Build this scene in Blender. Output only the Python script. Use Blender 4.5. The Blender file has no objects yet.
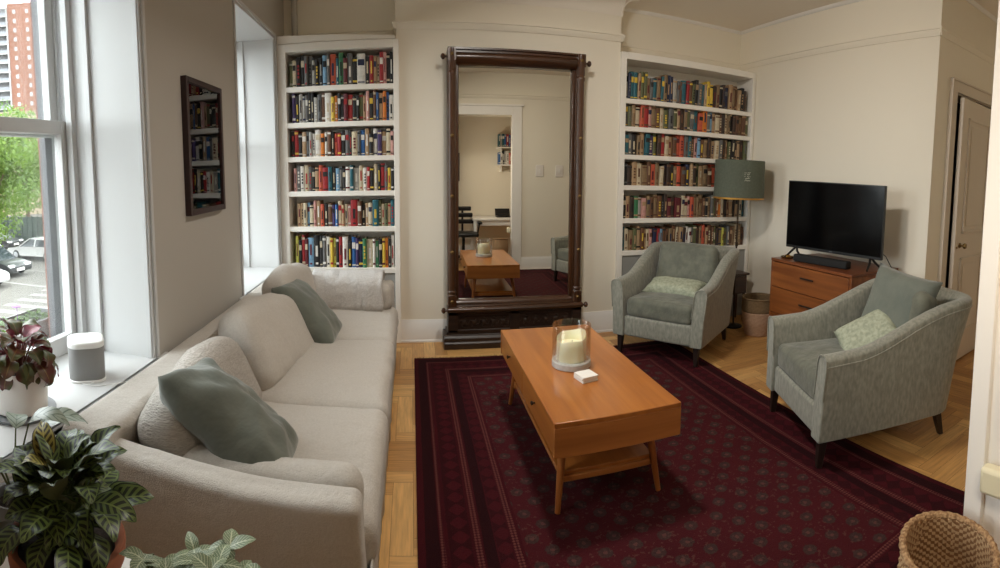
import bpy, bmesh, math, random
from mathutils import Vector, Matrix, noise
PI = math.pi
S = bpy.context.scene
COL = S.collection
rnd = random.Random(7)

# ------------------------------------------------------------------ materials
MATS = {}
def srgb(c):
    return tuple(((v/255)/12.92 if v/255 <= .04045 else ((v/255+.055)/1.055)**2.4) for v in c) + (1,)
def mat(name, rgb, rough=.6, metal=0, spec=.5, noise_amt=0, noise_scale=20, bump=0, bump_scale=200, sheen=0, stretch=(1, 1, 1), rgb2=None, coat=0, sss=0, crumple=0, crumple_scale=9):
    """rgb in 0-255 sRGB: the thing's own colour; noise mixes towards rgb2"""
    if name in MATS: return MATS[name]
    m = bpy.data.materials.new(name); m.use_nodes = True
    N, L = m.node_tree.nodes, m.node_tree.links
    b = N['Principled BSDF']
    b.inputs['Base Color'].default_value = srgb(rgb)
    b.inputs['Roughness'].default_value = rough
    b.inputs['Metallic'].default_value = metal
    b.inputs['Specular IOR Level'].default_value = spec
    if sheen:
        b.inputs['Sheen Weight'].default_value = sheen
        b.inputs['Sheen Roughness'].default_value = .5
    if coat: b.inputs['Coat Weight'].default_value = coat; b.inputs['Coat Roughness'].default_value = .1
    if sss:
        b.inputs['Subsurface Weight'].default_value = sss
        b.inputs['Subsurface Radius'].default_value = (.02, .015, .008)
    if noise_amt or bump:
        tc = N.new('ShaderNodeTexCoord'); mp = N.new('ShaderNodeMapping')
        mp.inputs['Scale'].default_value = stretch
        L.new(tc.outputs['Object'], mp.inputs['Vector'])
    if noise_amt:
        n = N.new('ShaderNodeTexNoise'); n.inputs['Scale'].default_value = noise_scale; n.inputs['Detail'].default_value = 5
        L.new(mp.outputs[0], n.inputs['Vector'])
        mr = N.new('ShaderNodeMapRange'); mr.inputs[1].default_value = .35; mr.inputs[2].default_value = .65
        mr.inputs[4].default_value = noise_amt
        L.new(n.outputs['Fac'], mr.inputs[0])
        mx = N.new('ShaderNodeMix'); mx.data_type = 'RGBA'
        mx.inputs[6].default_value = srgb(rgb)
        mx.inputs[7].default_value = srgb(rgb2 or tuple(v*.6 for v in rgb))
        L.new(mr.outputs[0], mx.inputs[0]); L.new(mx.outputs[2], b.inputs['Base Color'])
    if bump:
        n2 = N.new('ShaderNodeTexNoise'); n2.inputs['Scale'].default_value = bump_scale; n2.inputs['Detail'].default_value = 3
        L.new(mp.outputs[0], n2.inputs['Vector'])
        bp = N.new('ShaderNodeBump'); bp.inputs['Strength'].default_value = bump; bp.inputs['Distance'].default_value = .01
        L.new(n2.outputs['Fac'], bp.inputs['Height']); L.new(bp.outputs[0], b.inputs['Normal'])
        if crumple:                     # soft creases of worn cloth
            n3 = N.new('ShaderNodeTexNoise'); n3.inputs['Scale'].default_value = crumple_scale; n3.inputs['Detail'].default_value = 4; n3.inputs['Distortion'].default_value = .25
            L.new(mp.outputs[0], n3.inputs['Vector'])
            b3 = N.new('ShaderNodeBump'); b3.inputs['Strength'].default_value = crumple; b3.inputs['Distance'].default_value = .04
            L.new(n3.outputs['Fac'], b3.inputs['Height']); L.new(b3.outputs[0], bp.inputs['Normal'])
    MATS[name] = m
    return m
def wood(name, a, b_, axis=0, rough=.4, scale=3, coat=0):
    st = [9, 9, 9]; st[axis] = .55
    return mat(name, a, rough, rgb2=b_, noise_amt=1, noise_scale=scale, stretch=st, bump=.06, bump_scale=30, coat=coat)

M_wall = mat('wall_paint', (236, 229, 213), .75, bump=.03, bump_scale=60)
M_wallL = mat('window_wall_paint', (186, 181, 173), .75, bump=.03, bump_scale=60)  # wall paint darkened: shade of the unlit window side put into the colour
M_white = mat('white_gloss_paint', (236, 234, 230), .4, bump=.02, bump_scale=25)
M_wtrim = mat('window_trim_paint', (206, 207, 207), .45, bump=.02, bump_scale=25)  # white paint darkened to offset the strong window light falling on it
M_case = mat('bookcase_paint', (240, 236, 228), .45)
M_ceil = mat('ceiling_paint', (238, 231, 220), .8)
M_post = mat('door_jamb_paint', (240, 236, 230), .45)
M_sofa = mat('oatmeal_linen', (200, 194, 186), .9, noise_amt=.35, noise_scale=130, rgb2=(176, 168, 158), bump=.35, bump_scale=320, sheen=.1, crumple=.45, crumple_scale=7)
M_knit = mat('ribbed_linen', (196, 189, 181), .95, noise_amt=.5, noise_scale=60, rgb2=(160, 152, 142), bump=1.0, bump_scale=110, sheen=.1, stretch=(.7, .7, 3.2), crumple=.4)
M_throw = mat('grey_throw_cotton', (218, 215, 212), .95, noise_amt=.5, noise_scale=110, rgb2=(190, 187, 184), bump=.7, bump_scale=220, crumple=.6, crumple_scale=11)
M_green = mat('grey_green_velvet', (106, 111, 101), .75, noise_amt=.6, noise_scale=9, rgb2=(86, 93, 85), sheen=.4, bump=.08, bump_scale=60, crumple=.35, crumple_scale=5)
M_velvet = mat('silver_green_velvet', (148, 147, 134), .7, noise_amt=.8, noise_scale=34, rgb2=(114, 115, 104), sheen=.35, bump=.12, bump_scale=120, stretch=(2, 2, .7))
M_velvetd = mat('green_velvet_cushion', (110, 111, 97), .75, noise_amt=.8, noise_scale=14, rgb2=(86, 88, 77), sheen=.3, bump=.1, bump_scale=120, crumple=.4)
M_lumbar = mat('pale_sage_print', (176, 180, 158), .85, noise_amt=.9, noise_scale=45, rgb2=(142, 148, 128), bump=.15, bump_scale=90)
M_leg = mat('espresso_wood', (38, 27, 22), .4)
M_tableX = wood('cherry_wood_across', (182, 114, 52), (160, 94, 40), 1, .28, 2.2, coat=.25)
M_tableE = wood('cherry_wood_end', (186, 118, 60), (164, 100, 48), 0, .32, 2.2, coat=.2)
M_tableZ = wood('cherry_wood_leg', (170, 104, 52), (146, 84, 38), 2, .35)
M_dress = wood('walnut_dresser', (140, 82, 40), (110, 60, 28), 1, .35, 2.5)
M_dresst = wood('walnut_dresser_top', (124, 70, 38), (98, 52, 29), 1, .3, 2.5)
M_mahog = wood('mahogany', (80, 48, 25), (54, 31, 16), 2, .32, 3, coat=.3)
M_mahogx = wood('mahogany_rail', (74, 44, 24), (50, 29, 16), 0, .32, 3, coat=.3)
M_ebony = wood('dark_carved_wood', (54, 37, 27), (36, 25, 19), 0, .4, 4)
M_brass = mat('aged_brass', (128, 104, 66), .45, 1)
M_gold = mat('gold_lining', (190, 140, 62), .45, .6)
M_black = mat('black_plastic', (14, 14, 15), .35)
M_blackm = mat('black_metal', (22, 21, 21), .45, .4)
M_screen = mat('dark_glass_screen', (4, 4, 5), .12, spec=.22)
M_shade = mat('sage_lamp_shade', (92, 98, 84), .8, noise_amt=.3, noise_scale=60, bump=.15, bump_scale=300)
M_cream = mat('cream_wax', (242, 236, 206), .5, sss=.4, noise_amt=.2, noise_scale=20, rgb2=(228, 216, 172))
M_wick = mat('burnt_wick', (30, 25, 20), .9)
M_marble = mat('grey_white_stone', (206, 206, 202), .4, noise_amt=.6, noise_scale=30, rgb2=(160, 162, 162))
M_paper = mat('white_card', (236, 232, 224), .8)
M_dark_case = mat('grey_panel_paint', (150, 150, 146), .6)
M_terra = mat('terracotta', (160, 96, 66), .85, noise_amt=.5, noise_scale=25, rgb2=(135, 78, 55), bump=.1)
M_pot = mat('white_ceramic', (232, 226, 220), .35)
M_saucer = mat('grey_saucer', (120, 122, 124), .5)
M_soil = mat('soil', (45, 34, 26), .95, bump=.5, bump_scale=80)
M_speaker = mat('grey_speaker_mesh', (142, 141, 140), .6, noise_amt=.3, noise_scale=700, rgb2=(120, 120, 119), bump=.2, bump_scale=900)
M_spw = mat('white_speaker_plastic', (238, 238, 236), .35)
M_print = mat('dark_art_print', (66, 62, 56), .7, spec=.2, noise_amt=.5, noise_scale=6, rgb2=(92, 86, 76))
M_matb = mat('picture_mat_board', (118, 112, 102), .8, spec=.2)
M_pframe = mat('oxblood_frame', (46, 22, 22), .4)
M_stem = mat('leaf_stem', (84, 96, 50), .6)
M_stemr = mat('red_leaf_stem', (110, 62, 48), .6)
M_tile = mat('white_wood_stub', (222, 214, 184), .6)

def glass(name, tint=(255, 255, 255), rough=0, thin=True, refl=.08):
    m = bpy.data.materials.new(name); m.use_nodes = True
    N, L = m.node_tree.nodes, m.node_tree.links
    N.remove(N['Principled BSDF'])
    t = N.new('ShaderNodeBsdfTransparent'); t.inputs[0].default_value = srgb(tint)
    g = N.new('ShaderNodeBsdfGlossy'); g.inputs['Roughness'].default_value = rough
    lw = N.new('ShaderNodeLayerWeight'); lw.inputs[0].default_value = .25
    mr = N.new('ShaderNodeMapRange'); mr.inputs[3].default_value = refl*.4; mr.inputs[4].default_value = min(1, refl*7)
    L.new(lw.outputs['Fresnel'], mr.inputs[0])
    mx = N.new('ShaderNodeMixShader'); L.new(mr.outputs[0], mx.inputs[0]); L.new(t.outputs[0], mx.inputs[1]); L.new(g.outputs[0], mx.inputs[2])
    L.new(mx.outputs[0], N['Material Output'].inputs[0])
    MATS[name] = m
    return m
M_pane = glass('window_pane_glass', (248, 250, 249), refl=.05)
M_glass = glass('clear_glass', (252, 253, 252), refl=.07)
M_picglass = glass('picture_glass', (235, 235, 235), refl=.16)
m = bpy.data.materials.new('mirror_silver'); m.use_nodes = True
b = m.node_tree.nodes['Principled BSDF']; b.inputs['Metallic'].default_value = 1; b.inputs['Roughness'].default_value = .0
b.inputs['Base Color'].default_value = srgb((222, 220, 212)); M_mirror = m

# ------------------------------------------------------------------ mesh helpers
def BM(): return bmesh.new()
def setm(faces, mi):
    for f in faces: f.material_index = mi
def box(bm, x0, x1, y0, y1, z0, z1, mi=0, M=None):
    vs = [bm.verts.new(p) for p in [(x0,y0,z0),(x1,y0,z0),(x1,y1,z0),(x0,y1,z0),(x0,y0,z1),(x1,y0,z1),(x1,y1,z1),(x0,y1,z1)]]
    fs = [bm.faces.new([vs[i] for i in q]) for q in [(3,2,1,0),(4,5,6,7),(0,1,5,4),(1,2,6,5),(2,3,7,6),(3,0,4,7)]]
    setm(fs, mi)
    if M is not None:
        for v in vs: v.co = M @ v.co
    return vs
def rings(bm, rs, close=True, cap=True, mi=0, wrap=False):
    """loft between rings (lists of points)"""
    V = [[bm.verts.new(p) for p in r] for r in rs]
    n = len(rs[0]); fs = []
    m_ = len(V)
    for a in range(m_ if wrap else m_-1):
        A, B = V[a], V[(a+1) % m_]
        for i in range(n if close else n-1):
            j = (i+1) % n
            fs.append(bm.faces.new((A[i], A[j], B[j], B[i])))
    if cap and close and not wrap:
        fs.append(bm.faces.new(V[0][::-1])); fs.append(bm.faces.new(V[-1]))
    setm(fs, mi)
    return V
def lathe(bm, prof, c=(0,0,0), seg=24, mi=0, M=None, cap=True, sx=1, sy=1):
    rs = []
    for r, z in prof:
        ring = [Vector((max(r,1e-4)*math.cos(2*PI*i/seg)*sx, max(r,1e-4)*math.sin(2*PI*i/seg)*sy, z)) for i in range(seg)]
        ring = [(M @ p if M is not None else p) + Vector(c) for p in ring]
        rs.append(ring)
    return rings(bm, rs, cap=cap, mi=mi)
def tube(bm, pts, r, seg=8, mi=0, cap=True):
    pts = [Vector(p) for p in pts]; rr = r if isinstance(r, (list, tuple)) else [r]*len(pts)
    rs = []; up = None
    for i, p in enumerate(pts):
        d = (pts[min(i+1, len(pts)-1)] - pts[max(i-1, 0)]).normalized()
        if up is None:
            up = Vector((0,0,1)) if abs(d.z) < .9 else Vector((1,0,0))
        u = (up - d*up.dot(d)).normalized(); w = d.cross(u); up = u
        rs.append([p + (u*math.cos(2*PI*k/seg) + w*math.sin(2*PI*k/seg))*rr[i] for k in range(seg)])
    return rings(bm, rs, cap=cap, mi=mi)
def prism(bm, outline, axis, a, b, mi=0):
    """outline: 2D points; extruded along axis from a to b. axis x:(y,z) y:(x,z) z:(x,y)"""
    def P(p, t): return {'x': (t, p[0], p[1]), 'y': (p[0], t, p[1]), 'z': (p[0], p[1], t)}[axis]
    return rings(bm, [[P(p, a) for p in outline], [P(p, b) for p in outline]], mi=mi)
def softbox(bm, c, w, d, h, r=.04, n=10, bulge=0, wr=0, seed=0, mi=0, M=None, sag=0, side=0):
    """rounded soft box centred at c; top bulge, noise wrinkles"""
    hx, hy, hz = w/2, d/2, h/2
    cache = {}
    def vert(p):
        k = tuple(round(v, 5) for v in p)
        if k not in cache:
            q = Vector(p); inner = Vector((max(-hx+r, min(hx-r, q.x)), max(-hy+r, min(hy-r, q.y)), max(-hz+r, min(hz-r, q.z))))
            dlt = q-inner
            v = inner + (dlt.normalized()*r if dlt.length > 1e-9 else Vector())
            u_, v_ = v.x/hx, v.y/hy
            v.z += (bulge if v.z > 0 else -bulge*.3)*max(0, 1-u_*u_)*max(0, 1-v_*v_)
            if side:
                t = max(0, 1-(v.z/hz)**2)
                v.x += side*t*(u_**3); v.y += side*t*(v_**3)
            if wr:
                nn = noise.noise(Vector((v.x*5+seed, v.y*5, v.z*5)))*.6 + noise.noise(Vector((v.x*13+seed, v.y*13, v.z*9)))*.35
                v += v.normalized()*wr*nn
            if M is not None: v = M @ v
            cache[k] = bm.verts.new(v + Vector(c))
        return cache[k]
    def lin(a, nn): return [-a + 2*a*i/nn for i in range(nn+1)]
    def edged(a, nn):                   # denser towards the rounded edges
        return [-a, -a+r*.3, -a+r*.7] + [(-a+r)+2*(a-r)*i/nn for i in range(nn+1)] + [a-r*.7, a-r*.3, a]
    X, Y, Z = edged(hx, n), edged(hy, n), edged(hz, max(2, n//3))
    fs = []
    def grid(A, B, f, flip):
        for i in range(len(A)-1):
            for j in range(len(B)-1):
                q = [vert(f(A[i], B[j])), vert(f(A[i+1], B[j])), vert(f(A[i+1], B[j+1])), vert(f(A[i], B[j+1]))]
                q = q[::-1] if flip else q
                try: fs.append(bm.faces.new(q))
                except ValueError: pass
    grid(X, Y, lambda a, b_: (a, b_, hz), False); grid(X, Y, lambda a, b_: (a, b_, -hz), True)
    grid(X, Z, lambda a, b_: (a, -hy, b_), False); grid(X, Z, lambda a, b_: (a, hy, b_), True)
    grid(Y, Z, lambda a, b_: (hx, a, b_), False); grid(Y, Z, lambda a, b_: (-hx, a, b_), True)
    setm(fs, mi)
def pillow(bm, w, h, t, seed=0, wr=.012, n=18, M=None, pinch=.07, mi=0, chop=0):
    """knife-edge throw pillow in its local XZ plane, thickness along Y"""
    def P(i, j, s):
        u, v = -1+2*i/n, -1+2*j/n
        a, b_ = 1-u**4, 1-v**4
        th = t/2*(max(0, a)*max(0, b_))**.45
        x = w/2*u*(1-pinch*(1-v*v)); z = h/2*v*(1-pinch*(1-u*u))
        if chop: z -= chop*h*max(0, v)*(1-u*u)*.5
        k = max(0, a*b_)
        nn = noise.noise(Vector((x*7+seed, s*3, z*7)))*1.0 + noise.noise(Vector((x*16+seed, s*5, z*16)))*.5
        # folds that radiate from the corners
        fold = math.sin((abs(u)-abs(v))*9 + seed)*(abs(u)*abs(v))*.6
        return Vector((x, s*(th + wr*(nn+fold)*k**.5), z))
    front = [[None]*(n+1) for _ in range(n+1)]; back = [[None]*(n+1) for _ in range(n+1)]
    for i in range(n+1):
        for j in range(n+1):
            p = P(i, j, 1); front[i][j] = bm.verts.new(M @ p if M is not None else p)
            if i in (0, n) or j in (0, n): back[i][j] = front[i][j]
            else:
                p = P(i, j, -1); back[i][j] = bm.verts.new(M @ p if M is not None else p)
    fs = []
    for i in range(n):
        for j in range(n):
            fs.append(bm.faces.new((front[i][j], front[i][j+1], front[i+1][j+1], front[i+1][j])))
            fs.append(bm.faces.new((back[i][j], back[i+1][j], back[i+1][j+1], back[i][j+1])))
    setm(fs, mi)
OFF = {}
def obj(name, bm, mats, parent=None, ang=35, bevel=0, bseg=2, sub=0, flat=False):
    me = bpy.data.meshes.new(name)
    if parent is not None:
        r_ = parent
        while r_.parent is not None: r_ = r_.parent
        off = OFF.get(r_.name)
        if off is not None:
            for v in bm.verts: v.co -= off
    bmesh.ops.recalc_face_normals(bm, faces=bm.faces)
    bm.to_mesh(me); bm.free()
    for m_ in (mats if isinstance(mats, (list, tuple)) else [mats]): me.materials.append(m_)
    if not flat:
        me.shade_smooth(); me.set_sharp_from_angle(angle=math.radians(ang))
    o = bpy.data.objects.new(name, me); COL.objects.link(o)
    if parent is not None: o.parent = parent
    if bevel:
        md = o.modifiers.new('bevel', 'BEVEL'); md.width = bevel; md.segments = bseg; md.limit_method = 'ANGLE'; md.angle_limit = math.radians(40)
        md.harden_normals = False
    if sub:
        md = o.modifiers.new('sub', 'SUBSURF'); md.levels = sub; md.render_levels = sub
    return o
def tag(o, label, cat, group=None, kind=None):
    o['label'] = label; o['category'] = cat
    if group: o['group'] = group
    if kind: o['kind'] = kind
    return o
def thing(name, label, cat, loc=(0,0,0), rotz=0, group=None, world=True):
    """Empty at the thing's base; world=True: its parts are written in world coordinates"""
    o = bpy.data.objects.new(name, None); COL.objects.link(o); o.empty_display_size = .1
    o.location = loc; o.rotation_euler = (0, 0, rotz)
    tag(o, label, cat, group)
    if world: OFF[o.name] = Vector(loc)
    return o
def struct(name, bm, m_, parent=None, **k):
    o = obj(name, bm, m_, parent, **k)
    if parent is None: o['kind'] = 'structure'
    return o
def solo(name, bm, m_, label, cat, origin, group=None, **k):
    """a thing that is one mesh, written in world coordinates, origin moved to its base"""
    for v in bm.verts: v.co -= Vector(origin)
    o = obj(name, bm, m_, None, **k); o.location = origin
    return tag(o, label, cat, group)
def Rz(a): return Matrix.Rotation(a, 4, 'Z')
def Rx(a): return Matrix.Rotation(a, 4, 'X')
def Ry(a): return Matrix.Rotation(a, 4, 'Y')
def T(x, y, z): return Matrix.Translation((x, y, z))
def xf(bm, M, start=0):
    bm.verts.ensure_lookup_table()
    for v in bm.verts[start:]: v.co = M @ v.co

# ------------------------------------------------------------------ camera: a panorama sweep (cylinder) held tilted a little down
fpx, cyp, cxp = 518., 212., 496.
yaw, pit, rol = math.radians(9.4), math.radians(4.65), math.radians(.35)
cam = bpy.data.cameras.new('camera'); co = bpy.data.objects.new('camera', cam); COL.objects.link(co)
cam.type = 'PANO'; cam.panorama_type = 'CENTRAL_CYLINDRICAL'
cam.central_cylindrical_range_u_min = (0-cxp)/fpx; cam.central_cylindrical_range_u_max = (1000-cxp)/fpx
cam.central_cylindrical_range_v_min = (cyp-568)/fpx; cam.central_cylindrical_range_v_max = cyp/fpx
cam.central_cylindrical_radius = 1.0
cam.clip_end = 600; cam.clip_start = .01
R0 = Vector((math.cos(yaw), -math.sin(yaw), 0)); W0 = Vector((math.sin(yaw), math.cos(yaw), 0)); Z0 = Vector((0,0,1))
Fv = W0*math.cos(pit) - Z0*math.sin(pit); U1 = W0*math.sin(pit) + Z0*math.cos(pit)
Rv = R0*math.cos(rol) + U1*math.sin(rol); Uv = U1*math.cos(rol) - R0*math.sin(rol)
mw = Matrix.Identity(4)
for i in range(3): mw[i][0], mw[i][1], mw[i][2] = Rv[i], Uv[i], -Fv[i]
mw[0][3], mw[1][3], mw[2][3] = 0, 0, 1.45
co.matrix_world = mw
S.camera = co

# ------------------------------------------------------------------ room shell
XL, XR, YB, YA, YC, ZC, YF = -1.10, 3.28, 4.29, 4.55, 2.10, 2.967, .68
XE = 4.6            # end of the nook behind the right wall
YK = -.85           # wall behind the camera
# floor: herringbone parquet, every block a face of one mesh with its own tint
def make_floor():
    bm = BM(); Wp, Lp = .092, .46
    lay = bm.loops.layers.float_color.new('tint')
    x0, x1, y0, y1 = -1.6, XE+.15, YK-.1, 4.7
    r = random.Random(3)
    def blk(ax, ay, bx, by, alongx):
        ax, bx = max(ax, x0), min(bx, x1); ay, by = max(ay, y0), min(by, y1)
        if bx-ax < .004 or by-ay < .004: return
        g = .0006
        vs = [bm.verts.new(p) for p in [(ax+g,ay+g,0),(bx-g,ay+g,0),(bx-g,by-g,0),(ax+g,by-g,0)]]
        f = bm.faces.new(vs); t = r.random(); o_ = r.random()
        for l in f.loops: l[lay] = (t, 1.0 if alongx else 0.0, o_, 1)
    for a in range(-90, 150):
        for c in range(-14, 15):
            ox, oy = a*Wp + c*Lp, a*Wp - c*Lp
            if ox > x1 or oy > y1 or ox+Lp+Wp < x0 or oy+Wp < y0-Lp: continue
            blk(ox, oy, ox+Lp, oy+Wp, True)
            blk(ox+Lp, oy+Wp-Lp, ox+Lp+Wp, oy+Wp, False)
    m = bpy.data.materials.new('oak_parquet'); m.use_nodes = True
    N, L = m.node_tree.nodes, m.node_tree.links; b = N['Principled BSDF']
    at = N.new('ShaderNodeAttribute'); at.attribute_name = 'tint'
    sp = N.new('ShaderNodeSeparateColor'); L.new(at.outputs['Color'], sp.inputs[0])
    tc = N.new('ShaderNodeTexCoord')
    def grain(sc):
        mp = N.new('ShaderNodeMapping'); mp.inputs['Scale'].default_value = sc
        ad = N.new('ShaderNodeVectorMath'); ad.operation = 'MULTIPLY_ADD'
        L.new(at.outputs['Color'], ad.inputs[0]); ad.inputs[1].default_value = (3, 5, 7); L.new(tc.outputs['Object'], ad.inputs[2])
        L.new(ad.outputs[0], mp.inputs['Vector'])
        n = N.new('ShaderNodeTexNoise'); n.inputs['Scale'].default_value = 6; n.inputs['Detail'].default_value = 5
        L.new(mp.outputs[0], n.inputs['Vector']); return n
    ga, gb = grain((1, 12, 1)), grain((12, 1, 1))
    mg = N.new('ShaderNodeMix'); L.new(sp.outputs[1], mg.inputs[0]); L.new(gb.outputs['Fac'], mg.inputs[2]); L.new(ga.outputs['Fac'], mg.inputs[3])
    r1 = N.new('ShaderNodeValToRGB'); L.new(sp.outputs[0], r1.inputs[0])
    r1.color_ramp.elements[0].color = srgb((176, 126, 70)); r1.color_ramp.elements[1].color = srgb((226, 180, 114))
    e = r1.color_ramp.elements.new(.5); e.color = srgb((204, 154, 92))
    mr = N.new('ShaderNodeMapRange'); mr.inputs[1].default_value = .3; mr.inputs[2].default_value = .75; mr.inputs[3].default_value = .72; mr.inputs[4].default_value = 1.12
    L.new(mg.outputs[0], mr.inputs[0])
    ml = N.new('ShaderNodeVectorMath'); ml.operation = 'SCALE'; L.new(r1.outputs[0], ml.inputs[0]); L.new(mr.outputs[0], ml.inputs['Scale'])
    L.new(ml.outputs[0], b.inputs['Base Color']); b.inputs['Roughness'].default_value = .38
    struct('floor', bm, m, flat=True)
    bm = BM(); box(bm, -1.6, XE+.15, YK-.1, 4.7, -.12, -.004)
    struct('floor_base', bm, mat('subfloor', (70, 48, 30), .8))
make_floor()

def wall_with_openings(bm, x0, x1, y0, y1, z0, z1, ops):
    """wall slab thick in x, pierced by (ya, yb, za, zb) openings along y"""
    y = y0
    for (ya, yb, za, zb) in sorted(ops):
        box(bm, x0, x1, y, ya, z0, z1); box(bm, x0, x1, ya, yb, z0, za); box(bm, x0, x1, ya, yb, zb, z1); y = yb
    box(bm, x0, x1, y, y1, z0, z1)
WIN = [(.98, 1.98, .60, 2.56), (3.20, 4.20, .60, 2.56)]
WX = -1.50                                    # room face of the sashes
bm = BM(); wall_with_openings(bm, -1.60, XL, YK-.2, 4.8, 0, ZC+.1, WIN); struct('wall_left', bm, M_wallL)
bm = BM(); box(bm, -1.74, XR+.2, YA, YA+.2, 0, ZC+.1); struct('wall_back', bm, M_wall)
bm = BM(); box(bm, -.115, 1.805, YB, YA+.01, 0, ZC+.05); struct('wall_chimney_breast', bm, M_wall, bevel=.004)
bm = BM(); box(bm, XR, XR+.2, YC+.2, YA+.2, 0, ZC+.1); box(bm, XR, 3.56, YC, YC+.2, 0, ZC+.1)
box(bm, 3.56, 4.26, YC, YC+.2, 2.20, ZC+.1); box(bm, 4.26, XE+.2, YC, YC+.2, 0, ZC+.1); struct('wall_right', bm, M_wall)
bm = BM(); box(bm, XE, XE+.2, YK-.2, YC+.2, 0, ZC+.1); struct('wall_nook', bm, M_wall)
bm = BM(); box(bm, 1.44, XE, .48, YF, 0, ZC+.1); box(bm, XL-.3, 1.44, .48, YF, 2.34, ZC+.1); struct('wall_front', bm, M_wall)
bm = BM(); box(bm, -1.74, XE+.2, YK-.2, YK, 0, ZC+.1); struct('wall_rear_room', bm, M_wall)
bm = BM(); box(bm, -1.74, XE+.2, YK-.2, YA+.2, ZC, ZC+.2); struct('ceiling', bm, M_ceil)
# dark closet space behind the ajar door
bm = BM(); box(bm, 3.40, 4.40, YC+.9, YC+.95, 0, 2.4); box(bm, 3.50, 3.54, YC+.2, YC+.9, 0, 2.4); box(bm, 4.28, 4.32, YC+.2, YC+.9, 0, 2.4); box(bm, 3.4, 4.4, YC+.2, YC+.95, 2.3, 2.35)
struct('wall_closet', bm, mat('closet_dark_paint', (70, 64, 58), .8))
# cased opening: jamb lining + casing on the room side
bm = BM(); box(bm, 1.42, 1.445, .47, YF+.005, 0, 2.34); box(bm, 1.40, 1.44, .64, YF+.02, 0, 2.36)
box(bm, 1.42, 1.55, YF, YF+.022, 0, 2.47); box(bm, -1.08, 1.42, YF, YF+.022, 2.34, 2.47); box(bm, -1.08, 1.58, YF, YF+.035, 2.47, 2.50); box(bm, 1.42, 1.55, .455, .48, 0, 2.47)
struct('trim_opening', bm, M_post, bevel=.003)

# picture rails / cornices
def rail_profile(t=.03):   # (out, z)
    return [(0, 2.585), (.010, 2.585), (.014, 2.60), (.022, 2.615), (.022, 2.63), (t, 2.635), (t, 2.65), (0, 2.655)]
bm = BM()
pr = rail_profile()
prism(bm, [(YB-o, z) for o, z in pr], 'x', -.135, 1.83)
prism(bm, [(1.805+o, z) for o, z in pr], 'y', YB-.025, YA)
prism(bm, [(-.115-o, z) for o, z in pr], 'y', YB-.025, YA)
struct('trim_1', bm, M_wall, ang=50)
bm = BM(); prism(bm, [(XR-o*.8, z-.02) for o, z in pr], 'y', YC-.02, YA); prism(bm, [(YA-o*.8, z-.02) for o, z in pr], 'x', 1.83, XR); prism(bm, [(YC-o*.8, z-.02) for o, z in pr], 'x', XR-.02, XE)
struct('trim_2', bm, M_wall, ang=50)
bm = BM(); prism(bm, [(YA-o, z) for o, z in pr], 'x', XL, -.14); struct('trim_3', bm, M_wall, ang=50)
bm = BM(); prism(bm, [(YF+o, z) for o, z in pr], 'x', XL, XE); struct('trim_4', bm, M_wall, ang=50)
# cove where the chimney breast meets the ceiling
cove = [(0, ZC-.15)] + [(.15-.15*math.cos(a*PI/16), ZC-.15+.15*math.sin(a*PI/16)) for a in range(1, 9)] + [(0, ZC+.02)]
cove = [(0, ZC-.16), (.006, ZC-.15)] + [(.14*(1-math.cos(a*PI/16)), ZC-.15+.14*math.sin(a*PI/16)) for a in range(1, 9)] + [(.16, ZC-.008), (.16, ZC+.02), (0, ZC+.02)]
bm = BM(); prism(bm, [(YB-o, z) for o, z in cove], 'x', -.135, 1.82); prism(bm, [(1.805+o, z) for o, z in cove], 'y', YB-.02, YA)
struct('trim_5', bm, M_ceil, ang=40)
bm = BM()
lp = [(0, ZC-.028), (.008, ZC-.026), (.02, ZC-.012), (.024, ZC), (0, ZC)]
prism(bm, [(YA-o, z) for o, z in lp], 'x', 1.8, XR); prism(bm, [(XR-o, z) for o, z in lp], 'y', YC-.02, YA); prism(bm, [(YC-o, z) for o, z in lp], 'x', XR-.02, XE)
struct('trim_6', bm, M_white, ang=50)
# baseboards
bp_ = [(0, 0), (.026, 0), (.026, .015), (.02, .02), (.02, .135), (.016, .145), (.016, .165), (.008, .178), (.006, .19), (0, .19)]
def bb(name, segs):
    bm = BM()
    for kind, c, sgn, a, b_ in segs: prism(bm, [(c+sgn*o, z) for o, z in bp_], kind, a, b_)
    struct(name, bm, M_white, ang=50)
bb('baseboard_back', [('x', YB, -1, -.115, 1.83)])
bb('baseboard_right', [('y', XR, -1, YC, 4.25), ('x', YC, -1, XR, 3.46), ('x', YC, -1, 4.36, XE)])
bb('baseboard_front', [('x', YF, 1, 1.55, XE), ('y', XE, -1, YF, YC)])
bb('baseboard_left', [('y', XL, 1, YF, 4.2)])
bb('baseboard_rear', [('x', YK, 1, XL, XE)])

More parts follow.
